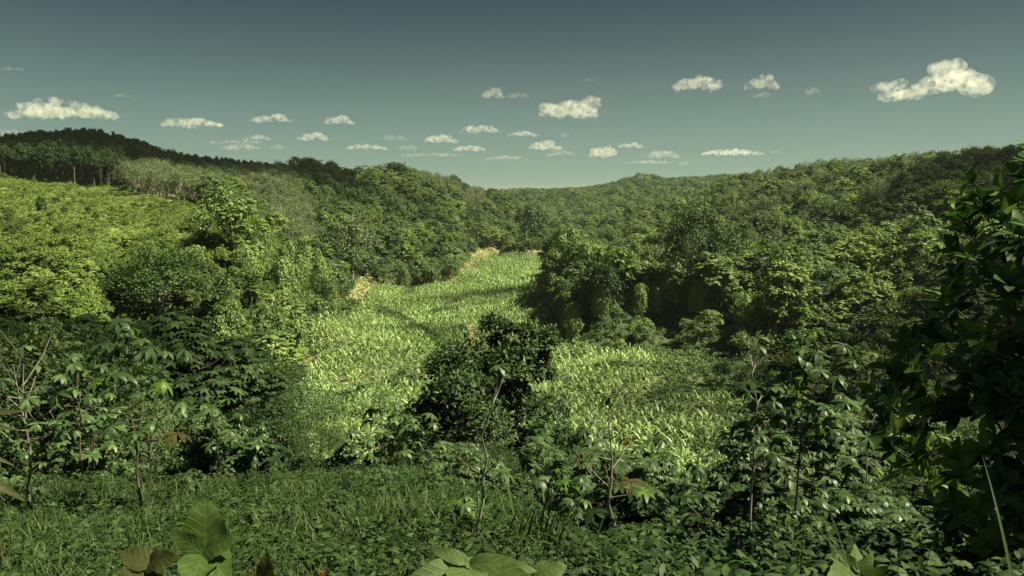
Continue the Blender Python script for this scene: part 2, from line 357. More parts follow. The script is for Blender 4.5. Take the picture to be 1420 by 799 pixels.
# fast height lookup
_nu, _ns = 900, 1100
_us = np.linspace(-1.7, 1.7, _nu); _ss = np.linspace(math.log(4), math.log(2500), _ns)
_Uy = np.exp(_ss) - 20
_G = height((_us[None] * (_Uy[:, None] + 20)).ravel(), np.repeat(_Uy, _nu)).reshape(_ns, _nu)
def hz(x, y):
    x = np.asarray(x, float); y = np.asarray(y, float)
    fu = np.clip((x / (y + 20) + 1.7) / 3.4 * (_nu - 1), 0, _nu - 1.001); fs = np.clip((np.log(y + 20) - _ss[0]) / (_ss[-1] - _ss[0]) * (_ns - 1), 0, _ns - 1.001)
    iu = fu.astype(int); is_ = fs.astype(int); a = fu - iu; b = fs - is_
    return (_G[is_, iu]*(1-a)+_G[is_, iu+1]*a)*(1-b) + (_G[is_+1, iu]*(1-a)+_G[is_+1, iu+1]*a)*b

# ------------------------------------------------------------------ plant shapes (all about 1:1 in metres, base at z = 0)
def crown_clumps(seed, R, z0, z1, nclump=26, nleaf=150, L=.42, W=.24, T=T3, rosette=0.0, rc=(.22, .42), down=-.45, spread=1.0):
    """leafy crown from z0 to z1, radius R: many leaves on uneven clumps with gaps between"""
    r = np.random.default_rng(seed); zc = (z0 + z1) / 2; Hh = (z1 - z0) / 2
    d = rdir(r, nclump, down); rad = r.uniform(.45, .92, nclump) ** .8
    lop = 1 + .25 * np.sin(np.arctan2(d[:, 1], d[:, 0]) * 2 + r.uniform(0, 6)) + .15 * np.sin(np.arctan2(d[:, 1], d[:, 0]) * 3 + r.uniform(0, 6))
    C = d * rad[:, None] * np.array([R, R, Hh]) * np.stack([lop, lop, np.ones(nclump)], -1); C[:, 2] += zc
    Bs, Ds, Ns, Ls = [], [], [], []
    for k in range(nclump):
        q = r.uniform(*rc) * R; m = int(nleaf * (q / (.32 * R)) ** 1.6)
        n = rdir(r, m, -.35)
        if rosette > 0 and r.random() < rosette:
            nr = max(3, m // 8); nn = rdir(r, nr, -.2); cen = C[k] + nn * q * r.uniform(.75, 1.15, (nr, 1)) * np.array([1, 1, .75])
            a = np.arange(8)[None] * 2 * math.pi / 8 + r.uniform(0, 6, (nr, 1))
            ax = unit(nn * .5 + np.array([0, 0, 1.0])); e1 = unit(np.cross(ax, rdir(r, nr))); e2 = np.cross(ax, e1)
            D = np.cos(a)[..., None] * e1[:, None] + np.sin(a)[..., None] * e2[:, None] - ax[:, None] * .25
            Bs.append(np.repeat(cen, 8, 0)); Ds.append(D.reshape(-1, 3)); Ns.append(np.repeat(ax, 8, 0)); Ls.append(np.repeat(r.uniform(.8, 1.25, nr), 8))
        else:
            P = C[k] + n * q * (r.uniform(.45, 1.12, (m, 1))) * np.array([1, 1, .92])
            D = unit(n * .6 + rdir(r, m) * .8 + np.array([0, 0, -.25])); N = unit(n * .6 + np.array([0, 0, 1.0]) + rdir(r, m) * .55)
            Bs.append(P); Ds.append(D); Ns.append(N); Ls.append(r.uniform(.7, 1.3, m))
    B = np.concatenate(Bs); ls = np.concatenate(Ls)
    return leaves(B - 0, np.concatenate(Ds), np.concatenate(Ns), L * ls, W * ls, T)
def trunk_shape(seed, H, r0, R, z0, nl=6, lean=.05, n=6):
    r = np.random.default_rng(seed); dx, dy = r.normal(0, lean, 2) * H
    t = np.linspace(0, 1, 6)
    pts = np.stack([dx * t**1.5, dy * t**1.5, H * t - .6 * (t == 0)], -1); rad = r0 * (1 - .75 * t); rad[0] *= 1.3
    parts = [tube(pts, rad, n)]
    for k in range(nl):
        f = r.uniform(.4, .9); p = pts[int(f * 5)]; a = r.uniform(0, 6.28); q = R * r.uniform(.45, .8)
        e = p + np.array([math.cos(a) * q, math.sin(a) * q, (H - p[2]) * r.uniform(.3, .8)]); m_ = (p + e) / 2 + np.array([0, 0, -.1 * q])
        parts.append(tube([p, m_, e], [r0 * .4, r0 * .25, r0 * .08], 5))
    return parts
def merge(parts):
    V, Fs = [], {}; off = 0
    for v, f in parts:
        V.append(v); Fs.setdefault(f.shape[1], []).append(f + off); off += len(v)
    return V, Fs
def drape_shape(seed, R, H, L=.31, W=.22, n=9000):
    """tree wrapped in creepers: a lumpy cloak that hangs to the ground"""
    r = np.random.default_rng(seed); nc = 7
    ca = r.uniform(0, 6.28, nc); cr = r.uniform(.1, .6, nc) * R; ch = H * r.uniform(.5, 1.0, nc); ch[0] = H; cr[0] = 0; cw = R * r.uniform(.34, .62, nc)
    Bs, Ds, Ns = [], [], []
    for k in range(nc):
        m = int(n / nc); t = r.uniform(0, 1, m) ** .8; a = r.uniform(0, 6.28, m)
        prof = np.sqrt(np.maximum(0, 1 - np.clip((t - .62) / .38, 0, 1) ** 2)) * (.8 + .25 * np.sin(t * 9 + k))
        wob = 1 + .22 * np.sin(a * 3 + k) + .12 * np.sin(a * 7 + t * 5)
        rr = cw[k] * prof * wob * r.uniform(.8, 1.1, m)
        P = np.stack([math.cos(ca[k]) * cr[k] + np.cos(a) * rr, math.sin(ca[k]) * cr[k] + np.sin(a) * rr, t * ch[k]], -1)
        out = np.stack([np.cos(a), np.sin(a), np.clip((t - .5) * 3, .1, 3)], -1)
        Bs.append(P); Ns.append(unit(out + rdir(r, m) * .4)); Ds.append(unit(np.stack([np.cos(a) * .3, np.sin(a) * .3, -np.ones(m)], -1) + rdir(r, m) * .6))
    ls = r.uniform(.6, 1.4, sum(len(b) for b in Bs))
    return leaves(np.concatenate(Bs), np.concatenate(Ds), np.concatenate(Ns), L * ls, W * ls, T3)
def crop_shape(seed, n=9):
    """broad-leaved crop plant: arched blades standing up from one stem"""
    r = np.random.default_rng(seed); a = np.arange(n) * 2.4 + r.uniform(0, 6); el = np.linspace(.55, 1.35, n) + r.normal(0, .12, n)
    D = np.stack([np.cos(a) * np.cos(el), np.sin(a) * np.cos(el), np.sin(el)], -1); N = np.stack([-np.cos(a) * np.sin(el), -np.sin(a) * np.sin(el), np.cos(el)], -1)
    B = np.stack([np.cos(a) * .05, np.sin(a) * .05, np.linspace(.25, 1.0, n)], -1)
    return leaves(B, D, N, r.uniform(1.1, 1.85, n), r.uniform(.20, .33, n), blade_t(4, .25), r.uniform(.6, 1.5, n))
def mound_shape(seed, R, H, n=260, L=.3, W=.2):
    r = np.random.default_rng(seed); d = rdir(r, n, 0.0); lump = 1 + .3 * np.sin(np.arctan2(d[:, 1], d[:, 0]) * 3 + r.uniform(0, 6))
    P = d * r.uniform(.35, 1.05, (n, 1)) * np.array([R, R, H]) * np.stack([lump, lump, np.ones(n)], -1)
    D = unit(d * .7 + rdir(r, n) * .8); N = unit(d * .5 + np.array([0, 0, 1.]) + rdir(r, n) * .5); ls = r.uniform(.6, 1.35, n)
    return leaves(P, D, N, L * ls, W * ls, T3)
def rosette_leaves(r, cen, ax, n, L, W, droop=.35, T=T8, bend=.75, e0=None):
    """leaflets radiating from a point like an umbrella"""
    ax = ax / np.linalg.norm(ax); e1 = np.cross(ax, (0.3, 1, .1)); e1 /= np.linalg.norm(e1); e2 = np.cross(ax, e1)
    a = np.arange(n) * 2 * math.pi / n + r.uniform(0, 6)
    D = np.cos(a)[:, None] * e1 + np.sin(a)[:, None] * e2 + ax * (.30 - droop + r.normal(0, .22, (n, 1)))
    return leaves(np.repeat([cen], n, 0), D, np.repeat([ax], n, 0), L * r.uniform(.75, 1.15, n), W * r.uniform(.85, 1.15, n), T, bend * r.uniform(.5, 1.3, n))

def lib(name, mats, gens):
    """crown and trunk mesh pairs"""
    out = []
    for k, (cg, tg) in enumerate(gens):
        cm = mk_mesh(name + '_crown', cg if isinstance(cg, list) else [cg]); cm.materials.append(mats[0])
        tm = mk_mesh(name + '_trunk', tg, smooth=True); tm.materials.append(mats[1]); out.append((cm, tm))
    return out
def recolour(L, mat):
    out = []
    for cm, tm in L:
        c2 = cm.copy(); c2.materials[0] = mat; out.append((c2, tm))
    return out
def broad(seed, ros, **k):
    k.setdefault('nclump', 34); k.setdefault('rc', (.16, .34)); k.setdefault('nleaf', 170)
    return (crown_clumps(seed, 3.7, 2.0, 9.0, rosette=ros, **k), trunk_shape(seed, 6.2, .17, 3, 3))
L_forest = lib('forest', (M_forest, M_bark), [broad(1, .2), broad(2, .6), broad(3, .9, nclump=24), broad(4, .4, nclump=46, rc=(.13, .26)), broad(5, .8)])
L_olive = recolour(L_forest, M_olive)
L_scrub = recolour(L_forest, M_scrub)
L_dark = recolour(L_forest[:3], M_dark)
L_far = lib('far', (M_forest, M_bark), [(crown_clumps(20 + k, 4.2, 2.6, 9, nclump=16, nleaf=70, L=.8, W=.5, rosette=.5), trunk_shape(20 + k, 6, .2, 3, 3, nl=2, n=4)) for k in range(3)])
L_plant = lib('plantation', (M_plant, M_bark), [(crown_clumps(30 + k, 2.0, 3.6, 13, nclump=22, nleaf=70, L=.5, W=.26, rc=(.25, .5), spread=1), trunk_shape(30 + k, 12, .13, 1.5, 6, nl=5, lean=.02)) for k in range(4)])
def pale_crown(seed):
    r = np.random.default_rng(seed); parts = trunk_shape(seed, 4.0, .12, 1.4, 2, nl=5, lean=.05, n=5)
    for k in range(26):
        a = r.uniform(0, 6.28); q = r.uniform(.2, 1.3); p = np.array([math.cos(a) * q * .5, math.sin(a) * q * .5, r.uniform(2.2, 4.2)])
        e = p + np.array([math.cos(a) * q, math.sin(a) * q, r.uniform(1.8, 4.2)]); parts.append(tube([p, (p + e) / 2 + .1, e], [.055, .04, .015], 4))
    return (crown_clumps(seed, 2.5, 1.6, 8.8, nclump=40, nleaf=34, L=.36, W=.17, rc=(.2, .42)), parts)
L_pale = lib('pale', (M_pale, M_barkp), [pale_crown(40 + k) for k in range(3)])
L_drape = lib('drape', (M_vine, M_bark), [(drape_shape(50 + k, 3.6, 9), trunk_shape(50 + k, 7, .22, 1.5, 4, nl=3)) for k in range(4)])
crop_meshes = []
for k in range(5):
    stem = tube([(0, 0, -.2), (0, 0, .6), (.02, 0, 1.1)], [.06, .05, .03], 5)
    me = mk_mesh('crop_plant', [crop_shape(60 + k), stem]); me.materials.append(M_crop); crop_meshes.append(me)
mound_meshes = {}
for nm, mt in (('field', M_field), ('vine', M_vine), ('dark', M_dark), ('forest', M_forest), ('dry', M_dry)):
    mound_meshes[nm] = []
    for k in range(3):
        me = mk_mesh('shrub', [mound_shape(70 + k, 1.0, .9)]); me.materials.append(mt); mound_meshes[nm].append(me)

# ------------------------------------------------------------------ where every tree stands
def jitter_grid(D0, D1, s, ulim=.80, umin=None, jit=.42, x0=None, x1=None):
    xs = np.arange(-ulim * (D1 + 20) if x0 is None else x0, ulim * (D1 + 20) if x1 is None else x1, s); ys = np.arange(D0, D1, s)
    X, Y = np.meshgrid(xs, ys); X = X + rng.uniform(-jit, jit, X.shape) * s; Y = Y + rng.uniform(-jit, jit, Y.shape) * s
    X, Y = X.ravel(), Y.ravel(); k = np.abs(X) < ulim * (Y + 20)
    return X[k], Y[k]
TREES = []      # dict(kind, x, y, z, s, v, rz, H, R)
def addtrees(kind, X, Y, S, nv, H, R, sz=None):
    Z = hz(X, Y); S = np.broadcast_to(S, X.shape)
    for i in range(len(X)):
        TREES.append([kind, X[i], Y[i], Z[i], S[i], int(rng.integers(nv)), rng.uniform(0, 6.28), H * S[i], R * S[i]])
def gpix(X, Y): return project(np.stack([X, Y, hz(X, Y)], -1))
X, Y = jitter_grid(95, 330, 5.6); px, py, _ = gpix(X, Y)
X2, Y2 = jitter_grid(330, 620, 6.8); X3, Y3 = jitter_grid(620, 1500, 9.5)
XX = np.concatenate([X, X2, X3]); YY = np.concatenate([Y, Y2, Y3]); px, py, _ = gpix(XX, YY)
m_plant = inside(px, py, P_PLANT); m_pale = (inside(px, py, P_PALE) | inside(px, py, P_PALE2)) & (YY < 620)
open_ = inside(px, py, P_FIELD) & (YY < 330)
open_ |= (inside(px, py, P_FLOOR) | inside(px, py, P_CREEP)) & (YY < 420)
for p in P_BARE + P_GULLY: open_ |= inside(px, py, p) & (YY < 420)
scr = inside(px, py, P_SCRUB) & (YY < 230)
right = (inside(px, py, P_RIGHT) & (YY < 470))
far = YY > 560
lefthalf = px < 760
for i in range(len(XX)):
    x, y = XX[i], YY[i]; nse = float(vnoise(np.array([x / 38]), np.array([y / 38]), 21)[0])
    if open_[i]: continue
    if y > 420 and m_plant[i] is False: pass
    if m_plant[i] and 250 < y < 640: kind, H, R, nv = 'plant', 13, 1.9, 4; s = rng.uniform(.8, 1.15) * float(np.interp(px[i], [190, 390], [1, .5]))
    elif m_pale[i] and nse > -.33: kind, H, R, nv = 'pale', 8.8, 2.5, 3; s = rng.uniform(.85, 1.25)
    elif far[i]: kind, H, R, nv = 'far', 9, 4.2, 3; s = rng.uniform(.8, 1.35)
    elif scr[i]: kind, H, R, nv = 'scrub', 8.6, 3.7, 5; s = rng.uniform(.30, .62)
    elif right[i]: kind, H, R, nv = (('olive', 8.6, 3.7, 5) if rng.random() < .72 else (('forest', 8.6, 3.7, 5) if rng.random() < .6 else ('dark', 8.6, 3.7, 3))); s = rng.choice([rng.uniform(.55, .95), rng.uniform(.9, 1.35)], p=[.72, .28])
    else: kind, H, R, nv = (('dark', 8.6, 3.7, 3) if nse < -.25 or rng.random() < .1 else (('olive', 8.6, 3.7, 5) if rng.random() < .3 + nse * .8 else ('forest', 8.6, 3.7, 5))); s = rng.choice([rng.uniform(.6, 1.0), rng.uniform(1.0, 1.5)], p=[.7, .3])
    if right[i] and y > 235 and rng.random() < .16: kind, H, R, nv = 'pale', 8.8, 2.5, 3; s = rng.uniform(1.0, 1.35)
    if right[i] and 150 < y < 215 and px[i] < 1130: s = max(s, rng.uniform(.95, 1.4))
    if kind in ('forest', 'olive', 'dark') and y < 130: s *= .75
    TREES.append([kind, x, y, float(hz(x, y)), s, int(rng.integers(nv)), rng.uniform(0, 6.28), H * s, R * s])
# plantation rows are denser
X, Y = jitter_grid(290, 470, 3.6, x0=-330, x1=-60); px, py, _ = gpix(X, Y); k = inside(px, py, P_PLANT)
addtrees('plant', X[k], Y[k], rng.uniform(.8, 1.15, k.sum()) * np.interp(px[k], [190, 390], [1, .5]), 4, 13, 1.9)
X, Y = jitter_grid(190, 400, 4.6, x0=-230, x1=-20); px, py, _ = gpix(X, Y); k = inside(px, py, P_PALE)
addtrees('pale', X[k], Y[k], rng.uniform(.8, 1.15, k.sum()), 3, 8.8, 2.5)
X, Y = jitter_grid(92, 215, 4.2, x0=-190, x1=-30); px, py, _ = gpix(X, Y); k = inside(px, py, P_SCRUB)
addtrees('scrub', X[k], Y[k], rng.uniform(.24, .6, k.sum()), 5, 8.6, 3.7)
X, Y = jitter_grid(105, 300, 7.0, x0=-260, x1=-45); px, py, _ = gpix(X, Y); k = inside(px, py, P_FIELD) & (rng.random(len(X)) < .25 + vnoise(X / 30, Y / 30, 71) + np.interp(py, [255, 390], [0, .75]))
addtrees('scrub', X[k], Y[k], rng.uniform(.14, .46, k.sum()), 5, 8.6, 3.7)
k2 = inside(px, py, P_FIELD) & (rng.random(len(X)) < .26 + vnoise(X / 22, Y / 22, 72) * .4); addtrees('dark', X[k2] + 1.5, Y[k2] + 1.5, rng.uniform(.12, .30, k2.sum()), 3, 8.6, 3.7)
X, Y = jitter_grid(120, 215, 13, x0=-150, x1=-45); px, py, _ = gpix(X, Y); k = inside(px, py, P_SCRUB) & (px > 130)
addtrees('drape', X[k], Y[k], rng.uniform(.4, .75, k.sum()), 4, 9, 3.6)
X, Y = jitter_grid(118, 200, 7.5, x0=-110, x1=-38); px, py, _ = gpix(X, Y); k = inside(px, py, P_SCRUB) & (px > 250) & (rng.random(len(X)) < .7)
addtrees('olive', X[k], Y[k], rng.uniform(.5, 1.0, k.sum()), 5, 8.6, 3.7)
# creeper-draped trees along the two banks (feet of the banks, from the near end to the far end)
def along(pts, step):
    P_ = [at(*p)[:2] for p in pts]; out = []
    for a, b in zip(P_[:-1], P_[1:]):
        n = max(1, int(np.linalg.norm(b - a) / step))
        out += [a + (b - a) * (j / n) for j in range(n)]
    return np.array(out)
for pts, off, smin, smax in (([(405, 500, 125), (420, 450, 150), (438, 425, 172), (470, 408, 205)], (-3, 0), .8, 1.3),
                             ([(345, 520, 112), (375, 440, 142), (400, 400, 178)], (-6, 2), .6, 1.1),
                             ([(250, 500, 105), (300, 430, 128), (340, 400, 160)], (-8, 2), .5, .95),
                             ([(772, 440, 175), (775, 400, 215), (775, 370, 270)], (3, 0), .9, 1.5),
                             ([(785, 470, 154), (830, 462, 154), (880, 452, 154), (940, 446, 155), (1000, 440, 150), (1060, 450, 137), (1110, 480, 124)], (1, 2), .6, 1.3),
                             ([(800, 480, 141), (850, 476, 142), (900, 470, 143), (950, 466, 143), (1000, 466, 139), (1050, 490, 124)], (0, 2), .28, .62), ([(790, 468, 160), (840, 455, 160), (890, 450, 161), (950, 445, 160), (1010, 438, 154), (1070, 450, 138)], (1, 0), .45, .95), ([(775, 430, 185), (785, 470, 156)], (1, 0), .6, 1.1), ([(780, 440, 190), (840, 440, 180), (900, 430, 180), (955, 430, 176), (1010, 420, 172)], (0, 0), 1.1, 1.6), ([(800, 440, 165), (860, 440, 163), (920, 430, 166), (1020, 420, 160), (1100, 430, 145)], (2, 3), .9, 1.5), ([(830, 430, 176), (920, 430, 176), (1020, 420, 170), (1120, 430, 150)], (2, 3), 1.0, 1.5),
                             ([(500, 400, 245), (560, 392, 250), (620, 380, 275), (650, 360, 345)], (-1, 8), .8, 1.2)):
    Q = along(pts, 4.0) + rng.normal(0, 1.1, (len(along(pts, 4.0)), 2)) + np.array(off)
    sel = rng.random(len(Q)) < (.0 if smax < .7 else .25 if pts[0][0] == 500 else .72); S_ = rng.uniform(smin, smax, len(Q))
    addtrees('drape', Q[sel, 0], Q[sel, 1], S_[sel], 4, 9, 3.6); addtrees('olive' if pts[0][0] != 500 else 'forest', Q[~sel, 0], Q[~sel, 1], S_[~sel], 5, 8.6, 3.7)
# middle belt on the slope below the clearing: nearer trees with finer leaves
X, Y = jitter_grid(20, 95, 3.6, ulim=.95); px, py, _ = gpix(X, Y)
k = ~inside(px, py, P_CLEAR) | (Y > 18)
fl = inside(px, py, P_FLOOR) & (Y > 60)
leftpart = px < 410; rightpart = px > 1120
for i in range(len(X)):
    if fl[i] or not k[i]: continue
    zt = (Y[i] - 20) / 75
    if leftpart[i]: dens, s = .52, rng.uniform(.6, 1.15)
    elif rightpart[i]: dens, s = .55, rng.uniform(.35, .75)
    elif px[i] < 800: dens, s = .62, rng.uniform(.32, .55)
    else: dens, s = .75, rng.uniform(.35, .6)
    if 410 <= px[i] <= 560 and Y[i] > 30: dens *= .12
    if rng.random() > dens: continue
    # never taller than what the photograph shows there
    top = {True: 470, False: 560}[bool(leftpart[i])] if not rightpart[i] else 560
    z = float(hz(X[i], Y[i])); zmax = float(at(px[i], 440 if leftpart[i] else (610 if px[i] < 800 else 600 if px[i] < 1060 else 520), Y[i])[2]) - z
    s = min(s, max(.18, zmax / 9.0))
    if Y[i] < 30: s = min(s, .5)
    TREES.append(['near', X[i], Y[i], z, s, int(rng.integers(6)), rng.uniform(0, 6.28), 9 * s, 4 * s])
L_near = lib('near', (M_forest, M_bark), [(crown_clumps(80, 4.2, 1.2, 9, nclump=34, nleaf=330, L=.34, W=.15, rc=(.2, .36)), trunk_shape(80, 7, .2, 3, 3, nl=9)),
    (crown_clumps(81, 4.0, 1.5, 9, nclump=30, nleaf=300, L=.42, W=.17, rosette=1.0, rc=(.22, .4)), trunk_shape(81, 7, .2, 3, 3, nl=9)),
    (crown_clumps(82, 4.4, 1.0, 8.5, nclump=44, nleaf=240, L=.30, W=.16, rosette=.3, rc=(.16, .3)), trunk_shape(82, 7, .2, 3, 3, nl=9)),
    (crown_clumps(83, 3.6, 1.5, 9.5, nclump=26, nleaf=260, L=.50, W=.2, rosette=1.0, rc=(.22, .38)), trunk_shape(83, 7.5, .18, 3, 3, nl=10)),
    (drape_shape(84, 3.8, 8.6, L=.32, W=.22, n=9000), trunk_shape(84, 7, .2, 2, 3, nl=3)),
    (crown_clumps(85, 4.6, .8, 8, nclump=40, nleaf=300, L=.26, W=.11, rc=(.18, .34)), trunk_shape(85, 6.5, .2, 3, 3, nl=9))])
LIBS = {'scrub': L_scrub, 'forest': L_forest, 'olive': L_olive, 'dark': L_dark, 'far': L_far, 'plant': L_plant, 'pale': L_pale, 'drape': L_drape, 'near': L_near}

# which trees the photograph can see: sweep outwards and keep the skyline per column
keep = []
for t in TREES:
    q = 710 + F * t[1] / t[2]
    if t[0] == 'near' and (392 < q < 600 and 20 < t[2] < 80 or 370 < q + F * t[8] / t[2] and q < 410 and t[2] < 60): continue          # the crop runs down to the clearing here
    if 130 < q < 305 and 78 < t[2] < 128:                                       # only low growth in front of the wide dark dome
        k_ = min(1.0, .30 / t[4]); t[4] *= k_; t[7] *= k_; t[8] *= k_
    keep.append(t)
TREES = keep
TREES.sort(key=lambda t: t[2])
hor = np.full(2400, -9.0); VIS = []
gy = np.exp(np.linspace(math.log(24), math.log(1520), 700)) - 20; gi = 0
for t in TREES:
    x, y, z, H, R = t[1], t[2], t[3], t[7], t[8]
    while gi < len(gy) and gy[gi] < y:
        cols = np.arange(-490, 1910, 1.0); hh = hz((cols - 710) / F * gy[gi] * .993, np.full(2400, gy[gi])) / gy[gi]; hor = np.maximum(hor, hh); gi += 1
    cx = 710 + F * x / y + 490; hw = max(1.0, F * R / y); a, b = int(max(0, cx - hw)), int(min(2400, cx + hw + 1))
    if b <= a or a >= 2400: t.append(0); t.append(0); continue
    top = (z + H) / y; seen = np.clip((top - hor[a:b]) / (H / y), 0, 1); infr = (np.arange(a, b) > 490) & (np.arange(a, b) < 1910)
    t.append(float((seen * infr).mean() * H * R / y / y * 1e6)); t.append(float(top - hor[a:b].min()))
    edge = np.abs(np.linspace(-1, 1, b - a)); t_h = (z + H * (1 - .45 * edge**2)) / y
    hor[a:b] = np.maximum(hor[a:b], t_h - .12 * H / y)

NAMES = {'scrub': ('broadleaf_tree', 'tree', 300), 'forest': ('broadleaf_tree', 'tree', 300), 'olive': ('broadleaf_tree', 'tree', 300), 'dark': ('broadleaf_tree', 'tree', 300), 'far': None, 'plant': ('plantation_tree', 'tree', 230),
         'pale': ('pale_tree', 'tree', 150), 'drape': ('vine_draped_tree', 'tree', 200), 'near': ('bushy_tree', 'tree', 280)}
# ------------------------------------------------------------------ scatter of a mass that nobody could count
def scatter(name, recs, sources, label, cat):
    """recs: (x,y,z,rz,s,variant) ; sources: list of object lists (crown, trunk) standing in the scene"""
    A = np.array(recs, float)
    me = bpy.data.meshes.new(name); me.vertices.add(len(A)); me.vertices.foreach_set('co', A[:, :3].astype(np.float32).ravel())
    for nm, col, ty in (('rz', 3, 'FLOAT'), ('sc', 4, 'FLOAT'), ('vi', 5, 'INT')):
        a = me.attributes.new(nm, ty, 'POINT'); a.data.foreach_set('value', A[:, col].astype(np.float32 if ty == 'FLOAT' else np.int32))
    me.update()
    o = link(name, me); tag(o, label, cat, None, 'stuff')
    g = bpy.data.node_groups.new(name, 'GeometryNodeTree')
    g.interface.new_socket('Geometry', in_out='INPUT', socket_type='NodeSocketGeometry'); g.interface.new_socket('Geometry', in_out='OUTPUT', socket_type='NodeSocketGeometry')
    n, l = g.nodes, g.links
    gi_ = n.new('NodeGroupInput'); go = n.new('NodeGroupOutput'); ip = n.new('GeometryNodeInstanceOnPoints'); jn = n.new('GeometryNodeJoinGeometry')
    for objs in reversed(sources):          # join order is last link first
        j2 = n.new('GeometryNodeJoinGeometry')
        for ob in objs:
            oi = n.new('GeometryNodeObjectInfo'); oi.transform_space = 'ORIGINAL'; oi.inputs['Object'].default_value = ob
            l.new(oi.outputs['Geometry'], j2.inputs[0])
        gt = n.new('GeometryNodeGeometryToInstance'); l.new(j2.outputs[0], gt.inputs[0]); l.new(gt.outputs[0], jn.inputs[0])
    l.new(gi_.outputs[0], ip.inputs['Points']); l.new(jn.outputs[0], ip.inputs['Instance']); ip.inputs['Pick Instance'].default_value = True
    def na(nm, ty):
        x = n.new('GeometryNodeInputNamedAttribute'); x.data_type = ty; x.inputs[0].default_value = nm; return [q for q in x.outputs if q.enabled][0]
    cx = n.new('ShaderNodeCombineXYZ'); l.new(na('rz', 'FLOAT'), cx.inputs[2]); l.new(cx.outputs[0], ip.inputs['Rotation'])
    l.new(na('vi', 'INT'), ip.inputs['Instance Index']); l.new(na('sc', 'FLOAT'), ip.inputs['Scale'])
    l.new(ip.outputs[0], go.inputs[0])
    md = o.modifiers.new('scatter', 'NODES'); md.node_group = g
    return o

PROTO = {}
def tree_obj(kind, v, name, x, y, z, rz, s, label, group, cat='tree'):
    key = (kind, v)
    if key in PROTO: return dup(PROTO[key], (x, y, z), rz, s, label, group)
    t = thing(name, label, cat, (x, y, z), rz, group, s); cm, tm = LIBS[kind][v]
    link('crown', cm, t); link('trunk', tm, t); PROTO[key] = t
    return t
def crown_trunk(t):
    return [c_ for c_ in t.children if c_.name.startswith(('crown', 'trunk'))]
def tree_label(t):
    kind, x, y, v = t[0], t[1], t[2], t[5]; px = 710 + F * x / y
    if kind == 'plant': return ('slender dark plantation tree with pale trunk on the shaded ridge top', 'plantation trees on the ridge')
    if kind == 'pale': return (('thin greyish tree with upright bare branches beside the dark plantation' if px < 330 else 'thin greyish tree with sparse crown on the slope left of the valley' if px < 520 else 'thin pale tree near the skyline above the valley bend'), 'thin pale trees, ' + ('by the plantation' if px < 330 else 'on the left slope' if px < 520 else 'above the valley bend'))
    if kind == 'drape':
        if px < 480: return ('tree cloaked in creepers on the steep left bank of the crop valley', 'creeper-cloaked trees on the left bank')
        if px < 700: return ('creeper-cloaked tree along the far edge of the crop field', 'creeper-cloaked trees at the far field edge')
        return ('tree cloaked in hanging creepers on the steep right bank of the crop valley', 'creeper-cloaked trees on the right bank')
    if kind == 'olive':
        if y < 150: return ('low yellow-green tree in the shaded thicket low on the right hillside', 'trees low on the right hillside')
        if px > 1200: return ('yellow-green tree in the darker upper right of the hillside forest', 'trees of the upper right hillside')
        return ('sunlit yellow-green tree in the forest of the right hillside', 'sunlit trees of the right hillside')
    if kind == 'near':
        if px < 410: return ('shaded bushy tree in the thicket left of the valley, behind the clearing', 'bushy trees in the left thicket')
        if px > 1120: return ('dim bushy tree on the shaded slope behind the glossy shrub', 'bushy trees behind the glossy shrub')
        return ('small bushy tree just below the edge of the grassy clearing', 'bushes below the clearing edge')
    if px < 420: return ('leafy green tree around the field and bank left of the valley', 'leafy trees left of the valley')
    if px < 770: return (('dark ' if kind == 'dark' else 'mid-green ') + 'leafy tree on the forested slope beyond the crop field', ('dark' if kind == 'dark' else 'mid-green') + ' trees of the slope beyond the crop')
    return ('leafy green tree on the hills around the end of the valley', 'leafy trees at the valley end')
LM = [(672, 560, 'the large dark middle tree'), (216, 410, 'the wide dark domed tree'), (318, 290, 'the pale round bank tree'), (488, 325, 'the lone olive round tree'), (968, 340, 'the tall dark right-bank tree'),
      (738, 310, 'the dark tree at the field end'), (548, 240, 'the dark skyline tree'), (368, 610, 'the low round dark tree'), (62, 278, 'the dark bush in the field'), (230, 272, 'the bare terrace strip'), (505, 395, 'the dry grass slope'),
      (1290, 480, 'the glossy shrub'), (1122, 520, 'the umbrella-tiered sapling'), (178, 560, 'the lime-leaved sapling'), (853, 640, 'the forked sapling'), (130, 185, 'the plantation summit'), (890, 243, 'the far hilltop'), (1010, 243, 'the dip in the right skyline'),
      (1200, 218, 'the right skyline middle'), (655, 465, 'the bare dirt path'), (770, 350, 'the tip of the right bank'), (420, 430, 'the flat-topped leaning tree'), (690, 262, 'the valley gap skyline'), (1100, 330, 'the right hill middle'), (0, 300, 'the left end of the field'), (860, 460, 'the foot of the right bank')]
DIRS = ['right of', 'up and right of', 'above', 'up and left of', 'left of', 'down and left of', 'below', 'down and right of']
def where(x, y, z):
    px, py, _ = project(np.array([x, y, z])); px, py = float(px), float(py)
    d = [((px - a)**2 + (py - b_)**2, a, b_, nm) for a, b_, nm in LM]; d.sort(); q, a, b_, nm = d[0]; q = math.sqrt(q)
    k = int(round(math.atan2(b_ - py, px - a) / (math.pi / 4))) % 8
    return (('close ' if q < 32 else '' if q < 75 else 'well ') + DIRS[k] + ' ' + nm)
LOOK = {'forest': ['round', 'star-leaved', 'lumpy', 'dense', 'tufted'], 'far': ['round', 'low', 'wide'], 'plant': ['slim', 'straight', 'narrow', 'ragged'], 'pale': ['thin', 'wispy', 'bare-branched'], 'drape': ['columnar', 'broad', 'shaggy', 'hanging'], 'near': ['bushy', 'umbrella-leaved', 'dense', 'large-leaved', 'creeper-cloaked', 'fine-leaved']}
for q_ in ('olive', 'dark', 'scrub'): LOOK[q_] = LOOK['forest']
